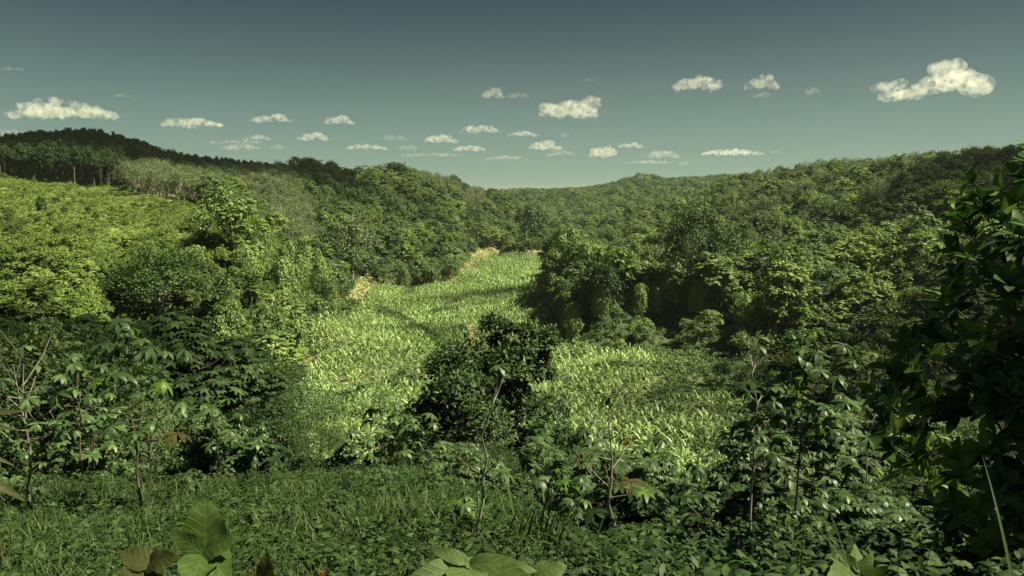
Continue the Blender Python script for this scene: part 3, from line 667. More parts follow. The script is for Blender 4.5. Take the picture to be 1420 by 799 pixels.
KN = {'forest': 'green tree', 'olive': 'yellow-green tree', 'dark': 'dark tree', 'scrub': 'bright scrubby tree', 'plant': 'plantation tree', 'pale': 'pale tree', 'drape': 'creeper-hung tree', 'near': 'thicket tree', 'far': 'far tree'}
def one_label(kind, v, s, x, y, z, H):
    sz = 'small' if s < .62 else 'big' if s > 1.02 else 'medium'
    return sz + ' ' + LOOK[kind][v] + ' ' + KN[kind] + ' ' + where(x, y, z + H * .6)
def settle_labels():
    by = {}
    for o in bpy.data.objects:
        if 'category' in o and o.get('kind') != 'stuff': by.setdefault(o['label'], []).append(o)
    ORD = ['', 'second', 'third', 'fourth', 'fifth', 'sixth', 'seventh', 'eighth', 'ninth', 'tenth', 'eleventh', 'twelfth']
    for lb, L_ in by.items():
        if len(L_) < 2: continue
        L_.sort(key=lambda o: o.location.x / max(o.location.y, .1)); n = len(L_)
        for i, o in enumerate(L_):
            w_ = 'leftmost' if i == 0 else 'rightmost' if i == n - 1 else (ORD[i] + '-from-left' if i < 12 else ORD[min(11, n - 1 - i)] + '-from-right')
            o['label'] = ' '.join((w_ + ' ' + (lb if len(lb.split()) < 16 else lb.replace('medium ', '').replace('small ', '').replace('big ', ''))).split()[:16])
masses = {}
groups_of = {}
for t in TREES: groups_of.setdefault({'olive': 'forest', 'dark': 'forest', 'scrub': 'forest'}.get(t[0], t[0]), []).append(t)
for g_, L_ in groups_of.items():
    L_.sort(key=lambda t: -t[9])
    cap = {'forest': 290, 'plant': 200, 'pale': 150, 'drape': 220, 'near': 280, 'far': 0}[g_]
    n_ind = 0
    for t in L_:
        kind, x, y, z, s, v, rz = t[:7]
        if n_ind < cap and t[9] > 60 and NAMES[kind]:
            lb, gr = tree_label(t); lb = one_label(kind, v, s, x, y, z, t[7]); tree_obj(kind, v, NAMES[kind][0], x, y, z, rz, s, lb, gr); n_ind += 1
        elif t[10] > -.03 or y < 150: masses.setdefault(kind, []).append((x, y, z, rz, s, v))
    print(g_, len(L_), 'individual', n_ind)
MASS = {'scrub': ('scrub_thicket', 'bright scrubby crowns covering the bank below the left field'), 'forest': ('forest', 'mass of mid-green crowns covering the slopes beyond the crop field'), 'olive': ('forest', 'mass of yellow-green crowns covering the right hillside'), 'dark': ('forest', 'darker crowns filling the gaps of the forest on the slopes'),
        'far': ('forest', 'far-off forest covering the hills at the end of the valley'), 'plant': ('plantation_forest', 'dark plantation mass on the left ridge behind its front rows'), 'pale': ('thin_forest', 'mass of thin greyish trees on the left slope'),
        'drape': ('vine_thicket', 'creeper thicket filling the valley banks'), 'near': ('thicket', 'dense thicket filling the slope below the clearing')}
for kind, recs in masses.items():
    src = []
    for v in range(len(LIBS[kind])):
        if (kind, v) not in PROTO:
            if kind == 'far':
                # one real far tree of each shape stands among the rest
                r0 = recs.pop(0); tree_obj('far', v, 'broadleaf_tree', r0[0], r0[1], r0[2], r0[3], r0[4], 'far small tree in the forest of the hills closing the valley', 'far single trees')
            else:
                r0 = recs.pop(0); tree_obj(kind, v, NAMES[kind][0], *r0[:5], one_label(kind, v, r0[4], r0[0], r0[1], r0[2], 9 * r0[4]), 'valley side trees')
        src.append(crown_trunk(PROTO[(kind, v)]))
    if recs: scatter(MASS[kind][0], recs, src, MASS[kind][1], 'forest')
    print('mass', kind, len(recs))

# ------------------------------------------------------------------ crop on the valley floor
X, Y = jitter_grid(42, 420, 1.3, x0=-110, x1=120, jit=.3); px, py, _ = gpix(X, Y); k = inside(px, py, P_FLOOR) & ((Y > 56) | ((px > 400) & (px < 600)))
for p in P_BARE + P_GULLY: k &= ~inside(px, py, p)
nz = vnoise(X / 6, Y / 6, 31); k &= ~(nz + rng.uniform(-.1, .1, len(X)) < np.interp(px, [760, 1020], [-.33, .12])) & (rng.random(len(X)) < .95)
X, Y, px, py, nz = X[k], Y[k], px[k], py[k], nz[k]; Z = hz(X, Y)
order = np.argsort(Y); n_ind = 0; recs = []; cp = {}
for i in order:
    v = int(rng.integers(5)); s = float(rng.uniform(.62, 1.0) * (1 + .45 * nz[i])); rz = float(rng.uniform(0, 6.28))
    vis_ok = (430 < px[i] < 560 or 790 < px[i] < 1100) and Y[i] > 66
    if n_ind < 290 and vis_ok:
        lb = 'broad-leaved crop plant in the near end of the planted valley floor' if px[i] < 700 else 'broad-leaved crop plant in the field right of the dark tree'
        gr = 'crop plants at the near end of the field' if px[i] < 700 else 'crop plants right of the dark tree'
        lb = ('small' if s < .7 else 'tall' if s > .9 else 'medium') + ' ' + ['upright', 'spreading', 'arching', 'narrow', 'drooping'][v] + ' broad-bladed crop plant ' + where(X[i], Y[i], Z[i] + 1)
        if v in cp: o = dup(cp[v], (X[i], Y[i], Z[i]), rz, s, lb, gr)
        else:
            o = link('crop_plant', crop_meshes[v]); o.location = (X[i], Y[i], Z[i]); o.rotation_euler.z = rz; o.scale = (s, s, s); tag(o, lb, 'crop plant', gr); cp[v] = o
        n_ind += 1
    else: recs.append((X[i], Y[i], Z[i], rz, s, v))
scatter('crop_field', recs, [[cp[v]] for v in range(5)], 'planted crop covering the valley floor beyond its nearest rows', 'crop')
print('crop', len(recs))

# ------------------------------------------------------------------ low cover: field on the left, creepers on the banks, undergrowth
def cover(name, X, Y, S, kind, label, sl, sg, nreal=3):
    Z = hz(X, Y); V = rng.integers(0, 3, len(X)); RZ = rng.uniform(0, 6.28, len(X)); src = []
    for v in range(3):
        i = int(np.where(V == v)[0][0]); o = link('shrub', mound_meshes[kind][v]); o.location = (X[i], Y[i], Z[i]); o.rotation_euler.z = RZ[i]; s = float(S[i]) * 1.3; o.scale = (s, s, s)
        tag(o, sl, 'shrub', sg); src.append([o]); V[i] = 9
    k = V < 9
    scatter(name, np.stack([X, Y, Z, RZ, S, V], -1)[k], src, label, 'undergrowth'); print(name, k.sum())
X, Y = jitter_grid(95, 330, 1.5, x0=-300, x1=-40); px, py, _ = gpix(X, Y); k = inside(px, py, P_FIELD); 
nz = vnoise(X / 9, Y / 9, 44)
k &= rng.random(len(X)) < .9; cover('ground_cover', X[k], Y[k], (rng.uniform(.5, 1.0, len(X)) * (1 + .9 * nz))[k], 'field', 'bright yellow-green scrub covering the open field on the left', 'low bright shrub on the open left field', 'low shrubs of the left field')
X, Y = jitter_grid(60, 330, 1.5, x0=-90, x1=90); px, py, _ = gpix(X, Y); k = inside(px, py, P_CREEP) & (Y < 200) | (inside(px, py, P_FLOOR) & ((vnoise(X / 6, Y / 6, 31) < -.3) | (vnoise(X / 6, Y / 6, 31) < np.interp(px, [760, 1020], [-.31, .14]))))
for p in P_GULLY: k |= inside(px, py, p)
cover('creeper_cover', X[k], Y[k], rng.uniform(.5, 1.2, k.sum()), 'forest', 'low creepers and weeds at the foot of the right bank', 'low creeper mound at the foot of the right bank', 'creeper mounds at the right bank')
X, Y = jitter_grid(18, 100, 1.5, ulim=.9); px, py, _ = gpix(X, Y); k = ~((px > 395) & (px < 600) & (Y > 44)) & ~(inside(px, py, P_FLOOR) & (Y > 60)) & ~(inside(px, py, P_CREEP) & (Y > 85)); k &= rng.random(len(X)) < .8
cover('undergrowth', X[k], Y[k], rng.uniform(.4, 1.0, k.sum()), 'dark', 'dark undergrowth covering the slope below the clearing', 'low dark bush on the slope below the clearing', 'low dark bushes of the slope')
X, Y = jitter_grid(95, 340, 3.0); Xb, Yb = jitter_grid(340, 640, 5.0); X = np.concatenate([X, Xb]); Y = np.concatenate([Y, Yb]); px, py, _ = gpix(X, Y); k = ~inside(px, py, P_FIELD) & ~inside(px, py, P_FLOOR) & ~inside(px, py, P_CREEP)
for p in P_BARE: k &= ~inside(px, py, p)
cover('forest_undergrowth', X[k], Y[k], rng.uniform(1.1, 2.2, k.sum()) * np.where(Y[k] > 340, 1.7, 1), 'forest', 'undergrowth between the trees of the valley sides', 'low green bush between the trees of the valley side', 'low bushes between the trees')

X, Y = jitter_grid(90, 420, 1.3, x0=-120, x1=60); px, py, _ = gpix(X, Y); k = np.zeros(len(X), bool)
for p in P_BARE[:3] + P_BARE[4:]: k |= inside(px, py, p)
k &= rng.random(len(X)) < .9
cover('dry_grass', X[k], Y[k], rng.uniform(.2, .6, k.sum()), 'dry', 'dry yellowish grass on the bare patches around the crop', 'dry yellow grass tuft on a bare patch by the crop', 'dry grass tufts')

# ------------------------------------------------------------------ single trees that stand out
def merge_leaves(L_):
    return list(L_)
def tuple_shift(vf, d): return (vf[0] + np.array(d), vf[1])
def single(px, py_base_hint, D, width_px, top_py, name, label, cat, crown, trunk, matc, matt=M_bark, R0=4.0, H0=9.0, rz=0.0, foot=None):
    x = (px - 710) / F * D; z = float(hz(x, D)); top = float(at(px, top_py, D)[2]); Hh = max(2.0, top - z); sx = width_px / F * D / 2 / R0
    t = thing(name, label, cat, (x, D, z), rz, None, (sx, sx, Hh / H0))
    cm = mk_mesh(name + '_crown', [crown] if not isinstance(crown, list) else crown); cm.materials.append(matc); tm = mk_mesh(name + '_trunk', trunk, smooth=True); tm.materials.append(matt)
    link('crown', cm, t); link('trunk', tm, t); return t
single(672, 0, 44, 258, 454, 'dark_tree', 'large dense dark tree in the middle, standing in front of the crop valley', 'tree',
       merge_leaves([crown_clumps(201, 3.6, .6, 9, nclump=60, nleaf=560, L=.26, W=.10, rc=(.16, .34), down=-.9), tuple_shift(crown_clumps(221, 2.3, -.4, 5.4, nclump=34, nleaf=520, L=.26, W=.10, rc=(.2, .4), down=-.9), (-2.6, -.5, 0)), tuple_shift(crown_clumps(222, 2.0, -.4, 5.0, nclump=30, nleaf=420, L=.26, W=.10, rc=(.2, .4), down=-.9), (2.3, -.6, 0)), tuple_shift(crown_clumps(223, 1.5, 5.5, 9.9, nclump=14, nleaf=420, L=.26, W=.10, rc=(.2, .45), down=-.9), (1.3, 0, 0))]), trunk_shape(201, 7, .3, 3, 2, nl=10), M_dark)
single(368, 0, 50, 120, 556, 'round_tree', 'low round dark tree left of the bright crop, at the clearing edge', 'tree',
       crown_clumps(202, 4.0, .8, 9, nclump=60, nleaf=420, L=.30, W=.12, rc=(.16, .3)), trunk_shape(202, 6.5, .25, 3, 1.5, nl=8), M_dark)
single(218, 0, 120, 165, 338, 'dark_tree', 'wide dark domed tree on the left bank below the bright field', 'tree',
       crown_clumps(203, 4.0, .8, 9, nclump=80, nleaf=260, L=.20, W=.13, rc=(.14, .26)), trunk_shape(203, 6.5, .25, 3, 1.5, nl=8), M_dark)
single(318, 0, 152, 78, 262, 'round_tree', 'pale round-crowned tree topping the creeper bank beside the left field', 'tree',
       crown_clumps(204, 4.0, 1.5, 9, nclump=60, nleaf=150, L=.34, W=.22, rc=(.16, .28), rosette=.5), trunk_shape(204, 6.5, .25, 3, 2, nl=6), M_vine)
single(488, 0, 232, 58, 298, 'round_tree', 'olive round-crowned tree alone on the wooded slope beyond the left bank', 'tree',
       crown_clumps(205, 4.0, 1.5, 9, nclump=60, nleaf=120, L=.36, W=.22, rc=(.16, .28)), trunk_shape(205, 6.5, .25, 3, 2, nl=6), M_pale)
single(968, 0, 160, 92, 278, 'dark_tree', 'tall dark tree rising from the right bank, darkest of that hillside', 'tree',
       crown_clumps(206, 4.0, .6, 9, nclump=80, nleaf=240, L=.26, W=.14, rc=(.14, .28)), trunk_shape(206, 8, .25, 3, 2, nl=8), M_dark)
single(738, 0, 400, 34, 284, 'dark_tree', 'dark tree with a taller crown at the far end of the crop field', 'tree',
       crown_clumps(207, 4.0, .6, 9, nclump=34, nleaf=90, L=.6, W=.4, rc=(.18, .32)), trunk_shape(207, 7, .25, 3, 2, nl=4), M_dark)
single(548, 0, 438, 36, 226, 'dark_tree', 'dark tree sticking up on the skyline left of the valley bend', 'tree',
       crown_clumps(208, 4.0, 2.6, 9, nclump=30, nleaf=90, L=.6, W=.4, rc=(.18, .32)), trunk_shape(208, 7, .25, 3, 3, nl=4), M_dark)
single(62, 0, 200, 13, 270, 'dark_bush', 'small dark upright bush alone in the bright left field', 'shrub',
       crown_clumps(209, 4.0, .3, 9, nclump=24, nleaf=90, L=.7, W=.5, rc=(.2, .35)), trunk_shape(209, 6, .3, 3, 1, nl=3), M_dark)
single(420, 0, 140, 54, 408, 'layered_tree', 'flat-topped pale tree leaning out from the left bank over the crop', 'tree',
       crown_clumps(210, 4.0, 5.8, 9, nclump=40, nleaf=130, L=.32, W=.2, rc=(.16, .28), rosette=.7), trunk_shape(210, 7, .25, 3, 3, nl=6), M_vine)
single(845, 0, 60, 60, 640, 'leafy_bush', 'dense leafy bush right of the dark tree, at the crop edge', 'shrub',
       crown_clumps(211, 4.0, .3, 9, nclump=50, nleaf=200, L=.5, W=.24, rc=(.18, .32), rosette=1), trunk_shape(211, 6, .3, 3, 1, nl=3), M_forest)

# ------------------------------------------------------------------ the clearing: grass and weeds
def clearing(dens, D0, D1, ulim=.78):
    n = int(dens * ulim * (D1**2 - D0**2)); y = np.sqrt(rng.uniform(D0**2, D1**2, n)); x = rng.uniform(-ulim, ulim, n) * y
    return x, y
def build_grass():
    parts = []
    for dens, D0, D1, L, W in ((620, 2.6, 7, (.12, .34), .008), (330, 7, 20, (.16, .42), .011)):
        x, y = clearing(dens, D0, D1); px, py, _ = gpix(x, y); nz = vnoise(x / 1.1, y / 1.1, 61)
        k = inside(px, py, P_CLEAR) | (y < 8); k &= (px < 900) | (rng.random(len(x)) < .35); k &= rng.random(len(x)) < .62 + nz
        x, y, nz = x[k], y[k], nz[k]; n = len(x); B = np.stack([x, y, hz(x, y) - .01], -1)
        D = unit(np.stack([rng.normal(0, .42, n), rng.normal(0, .42, n), np.ones(n)], -1)); N = rdir(rng, n, -.2)
        l_ = rng.uniform(*L, n) * (1 + .7 * nz)
        v = leaves(B, D, N, l_, W * rng.uniform(.7, 1.6, n), TG, rng.uniform(.3, 2.4, n)); parts.append(v)
    me = mk_mesh('grass', parts); me.materials.append(M_grass); tag(link('grass', me), 'unmown grass covering the clearing in front', 'grass', None, 'stuff')
    parts = []
    for dens, D0, D1, L in ((120, 2.6, 7, .06), (95, 7, 22, .085)):
        x, y = clearing(dens, D0, D1); nz = vnoise(x / 2.2, y / 2.2, 67); px, py, _ = gpix(x, y)
        k = rng.random(len(x)) < .45 + nz + (px > 850) * .5; x, y = x[k], y[k]; n = len(x); z = hz(x, y); m = 7
        h = rng.uniform(.04, .30, n) * (1 + .8 * (px[k] > 850)); a = rng.uniform(0, 6.28, (n, m)); q = rng.uniform(.2, 1, (n, m))
        B = np.stack([x[:, None] + np.cos(a) * .06 * q, y[:, None] + np.sin(a) * .06 * q, z[:, None] + h[:, None] * (1.1 - .6 * q)], -1).reshape(-1, 3)
        D = np.stack([np.cos(a), np.sin(a), rng.uniform(-.4, .5, (n, m))], -1).reshape(-1, 3); N = unit(rdir(rng, n*m) * .5 + np.array([0, 0, 1.]))
        parts.append(leaves(B, D, N, L * rng.uniform(.7, 1.7, n*m), L * rng.uniform(.35, .8, n*m), T8 if D1 == 7 else T3, .5))
    me = mk_mesh('weeds', parts); me.materials.append(M_weed); tag(link('weeds', me), 'low leafy weeds growing among the grass of the clearing', 'weeds', None, 'stuff')
build_grass()

# ------------------------------------------------------------------ saplings and leafy plants near the camera
def sapling(px, D, ptop, top_py, label, seed, R=.8, start=.45, nb=9, L=.17, W=.06, nl=8, r0=.02, mat=None, bark=None, bare=0, young=0.0, rust=0.0, name='sapling', twotier=True, sub=1, group=None, droop=.35, lean_curve=1.4):
    r = np.random.default_rng(seed); x = (px - 710) / F * D; z = float(hz(x, D)); T_ = at(ptop, top_py, D + r.uniform(-.2, .2)); Hh = T_[2] - z; dx = T_[0] - x
    t = thing(name, label, 'sapling' if name == 'sapling' else 'plant', (x, D, z), 0, group)
    m = 9; s = np.linspace(0, 1, m); wob = r.normal(0, .012, (m, 2)) * Hh; wob[0] = 0
    pts = np.stack([dx * s**lean_curve + wob[:, 0], wob[:, 1], Hh * s * .96 - .05 * (s == 0)], -1); rad = r0 * (1 - .78 * s)
    parts = [tube(pts, rad, 7)]; lv = {0: [], 1: [], 2: []}
    def put(c_, ax, k=1.0):
        q = r.random(); key = 1 if q < young else (2 if q < young + rust else 0)
        lv[key].append(rosette_leaves(r, c_, ax, nl + int(r.integers(-1, 2)), L * k, W * k, droop + r.uniform(-.15, .25)))
    for b in range(nb + bare):
        f = start + (1 - start) * (b + .5) / (nb + bare) if b < nb else r.uniform(start * .8, .95)
        i = f * (m - 1); i0 = min(int(i), m - 2); p = pts[i0] + (pts[i0+1] - pts[i0]) * (i - i0); a = b * 2.4 + r.uniform(-.4, .4); q = R * r.uniform(.55, 1.05) * (1.1 - .5 * (f - start) / (1 - start + 1e-6))
        up = r.uniform(.15, .7) if b < nb else r.uniform(.8, 1.4)
        e = p + np.array([math.cos(a) * q, math.sin(a) * q, q * up]); mid = (p + e) / 2 + np.array([0, 0, -.08 * q]) + r.normal(0, .03, 3) * q
        parts.append(tube([p, mid, e], [r0 * .42, r0 * .3, r0 * .13], 5))
        if b < nb:
            put(e, np.array([math.cos(a) * .35, math.sin(a) * .35, 1.0]))
            for _ in range(sub):
                e2 = mid + r.normal(0, .22, 3) * q + np.array([0, 0, .12 * q]); parts.append(tube([mid, (mid + e2) / 2, e2], [r0 * .2, r0 * .15, r0 * .08], 4)); put(e2, np.array([math.cos(a) * .3, math.sin(a) * .3, 1.0]), .85)
        else:
            for _ in range(2):
                e2 = e + np.array([r.normal(0, .2), r.normal(0, .2), r.uniform(.1, .35)]) * q; parts.append(tube([mid * .3 + e * .7, (e + e2) / 2, e2], [r0 * .22, r0 * .15, r0 * .07], 4))
    if nb: put(pts[-1], np.array([0, 0, 1.0]))
    tm = mk_mesh(name + '_trunk', parts, smooth=True); tm.materials.append(bark or M_bark); link('trunk', tm, t)
    for key, nm, mt in ((0, 'foliage', mat or M_sap), (1, 'young_leaves', M_lime), (2, 'rusty_leaves', M_rust)):
        if lv[key]:
            me = mk_mesh(nm, lv[key]); me.materials.append(mt); o = link(nm, me, t)
            if key: o['label'] = 'lime-green young leaves' if key == 1 else 'rust-brown old leaves'
    return t
sapling(178, 10.3, 172, 455, 'thin sapling at the left of the clearing with drooping lime leaves halfway up', 301, R=.85, start=.42, nb=16, L=.23, W=.075, young=.18, rust=.08, r0=.022)
sapling(660, 6.4, 692, 492, 'slender leaning sapling in front of the large dark tree, nearly leafless', 302, R=.22, start=.30, nb=2, bare=4, L=.13, W=.05, r0=.017, bark=M_barkp, sub=0, lean_curve=1.8)
sapling(853, 8.0, 846, 545, 'forked sapling right of the dark tree with pale bare limbs and some rusty leaves', 303, R=.42, start=.38, nb=5, bare=6, L=.16, W=.055, r0=.022, young=.3, rust=.4, bark=M_barkp, sub=0)
sapling(1058, 9.0, 1046, 462, 'tall pale-stemmed sapling with small sparse whorls, left of the umbrella-leaved one', 304, R=.55, start=.42, nb=13, bare=7, L=.15, W=.06, r0=.022, bark=M_barkp)
sapling(1122, 9.6, 1112, 468, 'sapling with broad umbrella tiers of leaves, left of the glossy shrub', 305, R=1.0, start=.40, nb=30, L=.185, W=.075, r0=.022, nl=10, sub=2, young=.12, bark=M_barkd)
sapling(1222, 12, 1212, 478, 'bare-branched pale sapling with a few young leaves, beside the glossy shrub', 306, R=.35, start=.35, nb=3, bare=8, L=.14, W=.06, r0=.018, young=.6, bark=M_barkp, sub=0)
sapling(525, 17, 527, 540, 'dark leafy sapling at the clearing edge in front of the bright crop', 307, R=.85, start=.40, nb=12, L=.24, W=.085, r0=.03)
sapling(490, 18.5, 498, 600, 'short leafy sapling just left of the dark sapling at the clearing edge', 308, R=.7, start=.3, nb=8, L=.24, W=.085, r0=.025)
sapling(562, 16.5, 570, 578, 'leafy sapling between the dark clearing-edge sapling and the large dark tree', 309, R=.7, start=.35, nb=10, L=.23, W=.08, r0=.028)
sapling(14, 11, 34, 470, 'sapling at the left edge of the view with pale forked branches', 310, R=.9, start=.40, nb=9, bare=7, L=.2, W=.07, r0=.026, bark=M_barkp)
sapling(92, 14, 100, 500, 'drooping sapling between the left-edge sapling and the lime-leaved one', 311, R=.9, start=.45, nb=11, L=.22, W=.08, r0=.026)
sapling(290, 16, 296, 560, 'bushy sapling in the thicket behind the big-leaved plant', 312, R=.9, start=.3, nb=12, L=.24, W=.085, r0=.028)
sapling(1018, 15, 1012, 560, 'thin leafy sapling left of the tall pale-stemmed one', 313, R=.7, start=.4, nb=9, L=.2, W=.07, r0=.024)
sapling(945, 20, 950, 640, 'low leafy sapling below the crop field right of the forked sapling', 314, R=.9, start=.3, nb=10, L=.26, W=.09, r0=.026)
sapling(748, 13.0, 745, 600, 'leafy sapling with tiers of leaves under the right side of the dark tree', 315, R=.7, start=.3, nb=12, L=.22, W=.085, r0=.022)
sapling(612, 12.0, 616, 672, 'small umbrella-leaved sapling at the foot of the large dark tree', 316, R=.32, start=.35, nb=6, L=.17, W=.055, r0=.014)
sapling(642, 7.2, 640, 682, 'knee-high umbrella-leaved sapling beside the leaning stem', 317, R=.15, start=.5, nb=4, L=.12, W=.045, r0=.010, young=.2)
sapling(775, 9.5, 782, 655, 'small sapling with pale young leaves behind the long-grass clump', 318, R=.4, start=.4, nb=7, L=.15, W=.06, r0=.014, young=.25)
sapling(890, 10.5, 900, 680, 'small sapling with young whorls right of the forked sapling foot', 319, R=.35, start=.4, nb=7, L=.15, W=.055, r0=.014, young=.3)
sapling(1180, 14, 1176, 590, 'leafy sapling half hidden behind the umbrella-tiered one', 320, R=.8, start=.35, nb=10, L=.22, W=.08, r0=.024)

sapling(800, 11.5, 806, 590, 'slim sapling with leafy tiers left of the forked sapling', 321, R=.55, start=.4, nb=11, L=.2, W=.07, r0=.018)
sapling(985, 12.5, 978, 590, 'slim pale-stemmed sapling between the forked sapling and the tall pale-stemmed one', 322, R=.5, start=.4, nb=9, bare=3, L=.2, W=.07, r0=.018, bark=M_barkp)
sapling(910, 16, 905, 600, 'leafy sapling in front of the crop right of the forked sapling', 323, R=.8, start=.35, nb=11, L=.24, W=.085, r0=.024)
sapling(1085, 14, 1090, 520, 'leafy sapling between the two tall right-hand saplings', 324, R=.8, start=.4, nb=12, L=.24, W=.085, r0=.022)
# umbrella-leaved shrubs filling the slope just below the clearing
SH = []
def shrub_proto(seed, Hh, R, mat, L, W, nb):
    r = np.random.default_rng(seed); parts = []; lv = []
    for b in range(nb):
        a = r.uniform(0, 6.28); q = R * r.uniform(.25, 1); e = np.array([math.cos(a) * q, math.sin(a) * q, Hh * r.uniform(.45, 1.0) * (1 - .25 * q / R)])
        mid = e * np.array([.4, .4, .55]); parts.append(tube([(0, 0, -.1), mid, e], [.018, .012, .006], 4))
        lv.append(rosette_leaves(r, e, np.array([math.cos(a) * .3, math.sin(a) * .3, 1]), 9, L, W, .3))
        lv.append(rosette_leaves(r, mid + r.normal(0, .1, 3), np.array([math.cos(a) * .5, math.sin(a) * .5, 1]), 7, L, W, .3))
    fm = mk_mesh('foliage', lv); fm.materials.append(mat); sm = mk_mesh('stem', parts); sm.materials.append(M_bark); return fm, sm
SHM = [shrub_proto(400, 1.8, .9, M_sap, .20, .08, 34), shrub_proto(401, 1.4, .8, M_weed, .15, .075, 44), shrub_proto(402, 2.2, .8, M_sap, .23, .09, 30), shrub_proto(403, 1.1, .7, M_dark, .2, .09, 26), shrub_proto(404, .9, .6, M_grass, .13, .06, 36)]
def place_shrub(v, x, y, s, rz, label, group):
    z = float(hz(x, y))
    if len(SH) <= v or SH[v] is None: pass
    key = ('shrub', v)
    if key in PROTO: return dup(PROTO[key], (x, y, z), rz, s, label, group)
    t = thing('leafy_shrub', label, 'shrub', (x, y, z), rz, group, s); link('foliage', SHM[v][0], t); link('stem', SHM[v][1], t); PROTO[key] = t; return t
def shrub_zone(n, px0, px1, D0, D1, smin, smax, vs_, label, group, seed, maxtop=None):
    r = np.random.default_rng(seed)
    for k in range(n):
        px = r.uniform(px0, px1); D = math.sqrt(r.uniform(D0**2, D1**2)); x = (px - 710) / F * D; s = r.uniform(smin, smax)
        if maxtop is not None: s = min(s, max(.15, (float(at(px, maxtop, D)[2]) - float(hz(x, D))) / 2.0))
        vv = int(r.choice(vs_)); place_shrub(vv, x, D, s, r.uniform(0, 6.28), ('small ' if s < .45 else 'tall ' if s > .9 else '') + ['umbrella-leaved', 'dense', 'big-leaved', 'dark-leaved', 'fine-leaved'][vv] + ' shrub ' + where(x, D, float(hz(x, D)) + s), group)
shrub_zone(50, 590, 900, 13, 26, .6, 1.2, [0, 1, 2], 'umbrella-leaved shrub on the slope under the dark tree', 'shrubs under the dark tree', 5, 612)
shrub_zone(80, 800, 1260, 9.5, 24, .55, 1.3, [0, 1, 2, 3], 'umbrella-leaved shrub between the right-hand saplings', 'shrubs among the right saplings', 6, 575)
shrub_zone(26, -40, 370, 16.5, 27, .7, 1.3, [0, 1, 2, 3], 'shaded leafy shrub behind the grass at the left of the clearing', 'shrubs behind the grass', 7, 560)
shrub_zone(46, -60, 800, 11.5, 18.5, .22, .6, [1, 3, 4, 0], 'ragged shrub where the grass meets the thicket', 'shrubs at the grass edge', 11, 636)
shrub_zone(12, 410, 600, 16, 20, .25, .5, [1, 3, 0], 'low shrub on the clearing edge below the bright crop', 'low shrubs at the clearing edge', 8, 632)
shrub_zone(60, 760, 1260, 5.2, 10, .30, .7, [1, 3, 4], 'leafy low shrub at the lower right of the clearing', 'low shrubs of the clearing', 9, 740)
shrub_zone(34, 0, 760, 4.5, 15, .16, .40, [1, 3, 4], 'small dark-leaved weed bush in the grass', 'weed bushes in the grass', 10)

# ------------------------------------------------------------------ big glossy shrub at the right
def glossy():
    r = np.random.default_rng(77); cen = np.array([4.05, 5.0, -1.35]); rad = np.array([1.25, 1.2, 1.72]); base = np.array([3.9, 5.1, float(hz(3.9, 5.1))])
    t = thing('glossy_shrub', 'tall dark glossy-leaved shrub filling the right edge of the view', 'shrub', tuple(base)); wood = []; lv = {0: [], 1: []}
    d = rdir(r, 900, -.9); d = d[np.argsort(-(d[:, 0] * -.6 + d[:, 1] * -.7))]; d = np.concatenate([d[:520][r.random(520) < .9], d[:190]]); NO = len(d) - 190
    for k in range(len(d)):
        inner = k >= NO; lump = 1 + .10 * math.sin(d[k][2] * 7 + d[k][1] * 5) + r.normal(0, .045)
        e = cen + d[k] * rad * (lump if not inner else r.uniform(.5, .88)) - base
        ax = unit(d[k] * .8 + np.array([0, 0, .75]) + r.normal(0, .25, 3)); p0 = e - ax * r.uniform(.1, .2)
        wood.append(tube([p0, (p0 + e) / 2 + r.normal(0, .01, 3), e], [.006, .005, .003], 4))
        n = int(r.integers(5, 9)); a = np.arange(n) * 2.4 + r.uniform(0, 6); e1 = unit(np.cross(ax, np.array([.2, 1, .3]))); e2 = np.cross(ax, e1); el = r.uniform(.15, 1.15, n)
        D = (np.cos(a)[:, None] * e1 + np.sin(a)[:, None] * e2) * np.cos(el)[:, None] + ax * np.sin(el)[:, None]; B = e - ax * r.uniform(0, .07, (n, 1)); N = ax - D * (D @ ax)[:, None] + r.normal(0, .1, (n, 3))
        lv[1 if (r.random() < .30 and not inner) else 0].append(leaves(B, D, N, r.uniform(.13, .21, n), r.uniform(.062, .088, n), T8, r.uniform(-.2, .9, n)))
    for k in range(14):
        a = r.uniform(0, 6.28); e = cen + np.array([math.cos(a), math.sin(a), r.uniform(-.3, .9)]) * rad * .7 - base; m_ = e * np.array([.35, .35, .5]); wood.append(tube([(0, 0, -.1), m_, e], [.03, .018, .006], 6))
    for key, nm, mt in ((0, 'foliage', M_gloss), (1, 'young_leaves', M_lime)):
        me = mk_mesh(nm, lv[key]); me.materials.append(mt); link(nm, me, t)
    me = mk_mesh('branches', wood); me.materials.append(M_barkd); link('branches', me, t)
glossy()

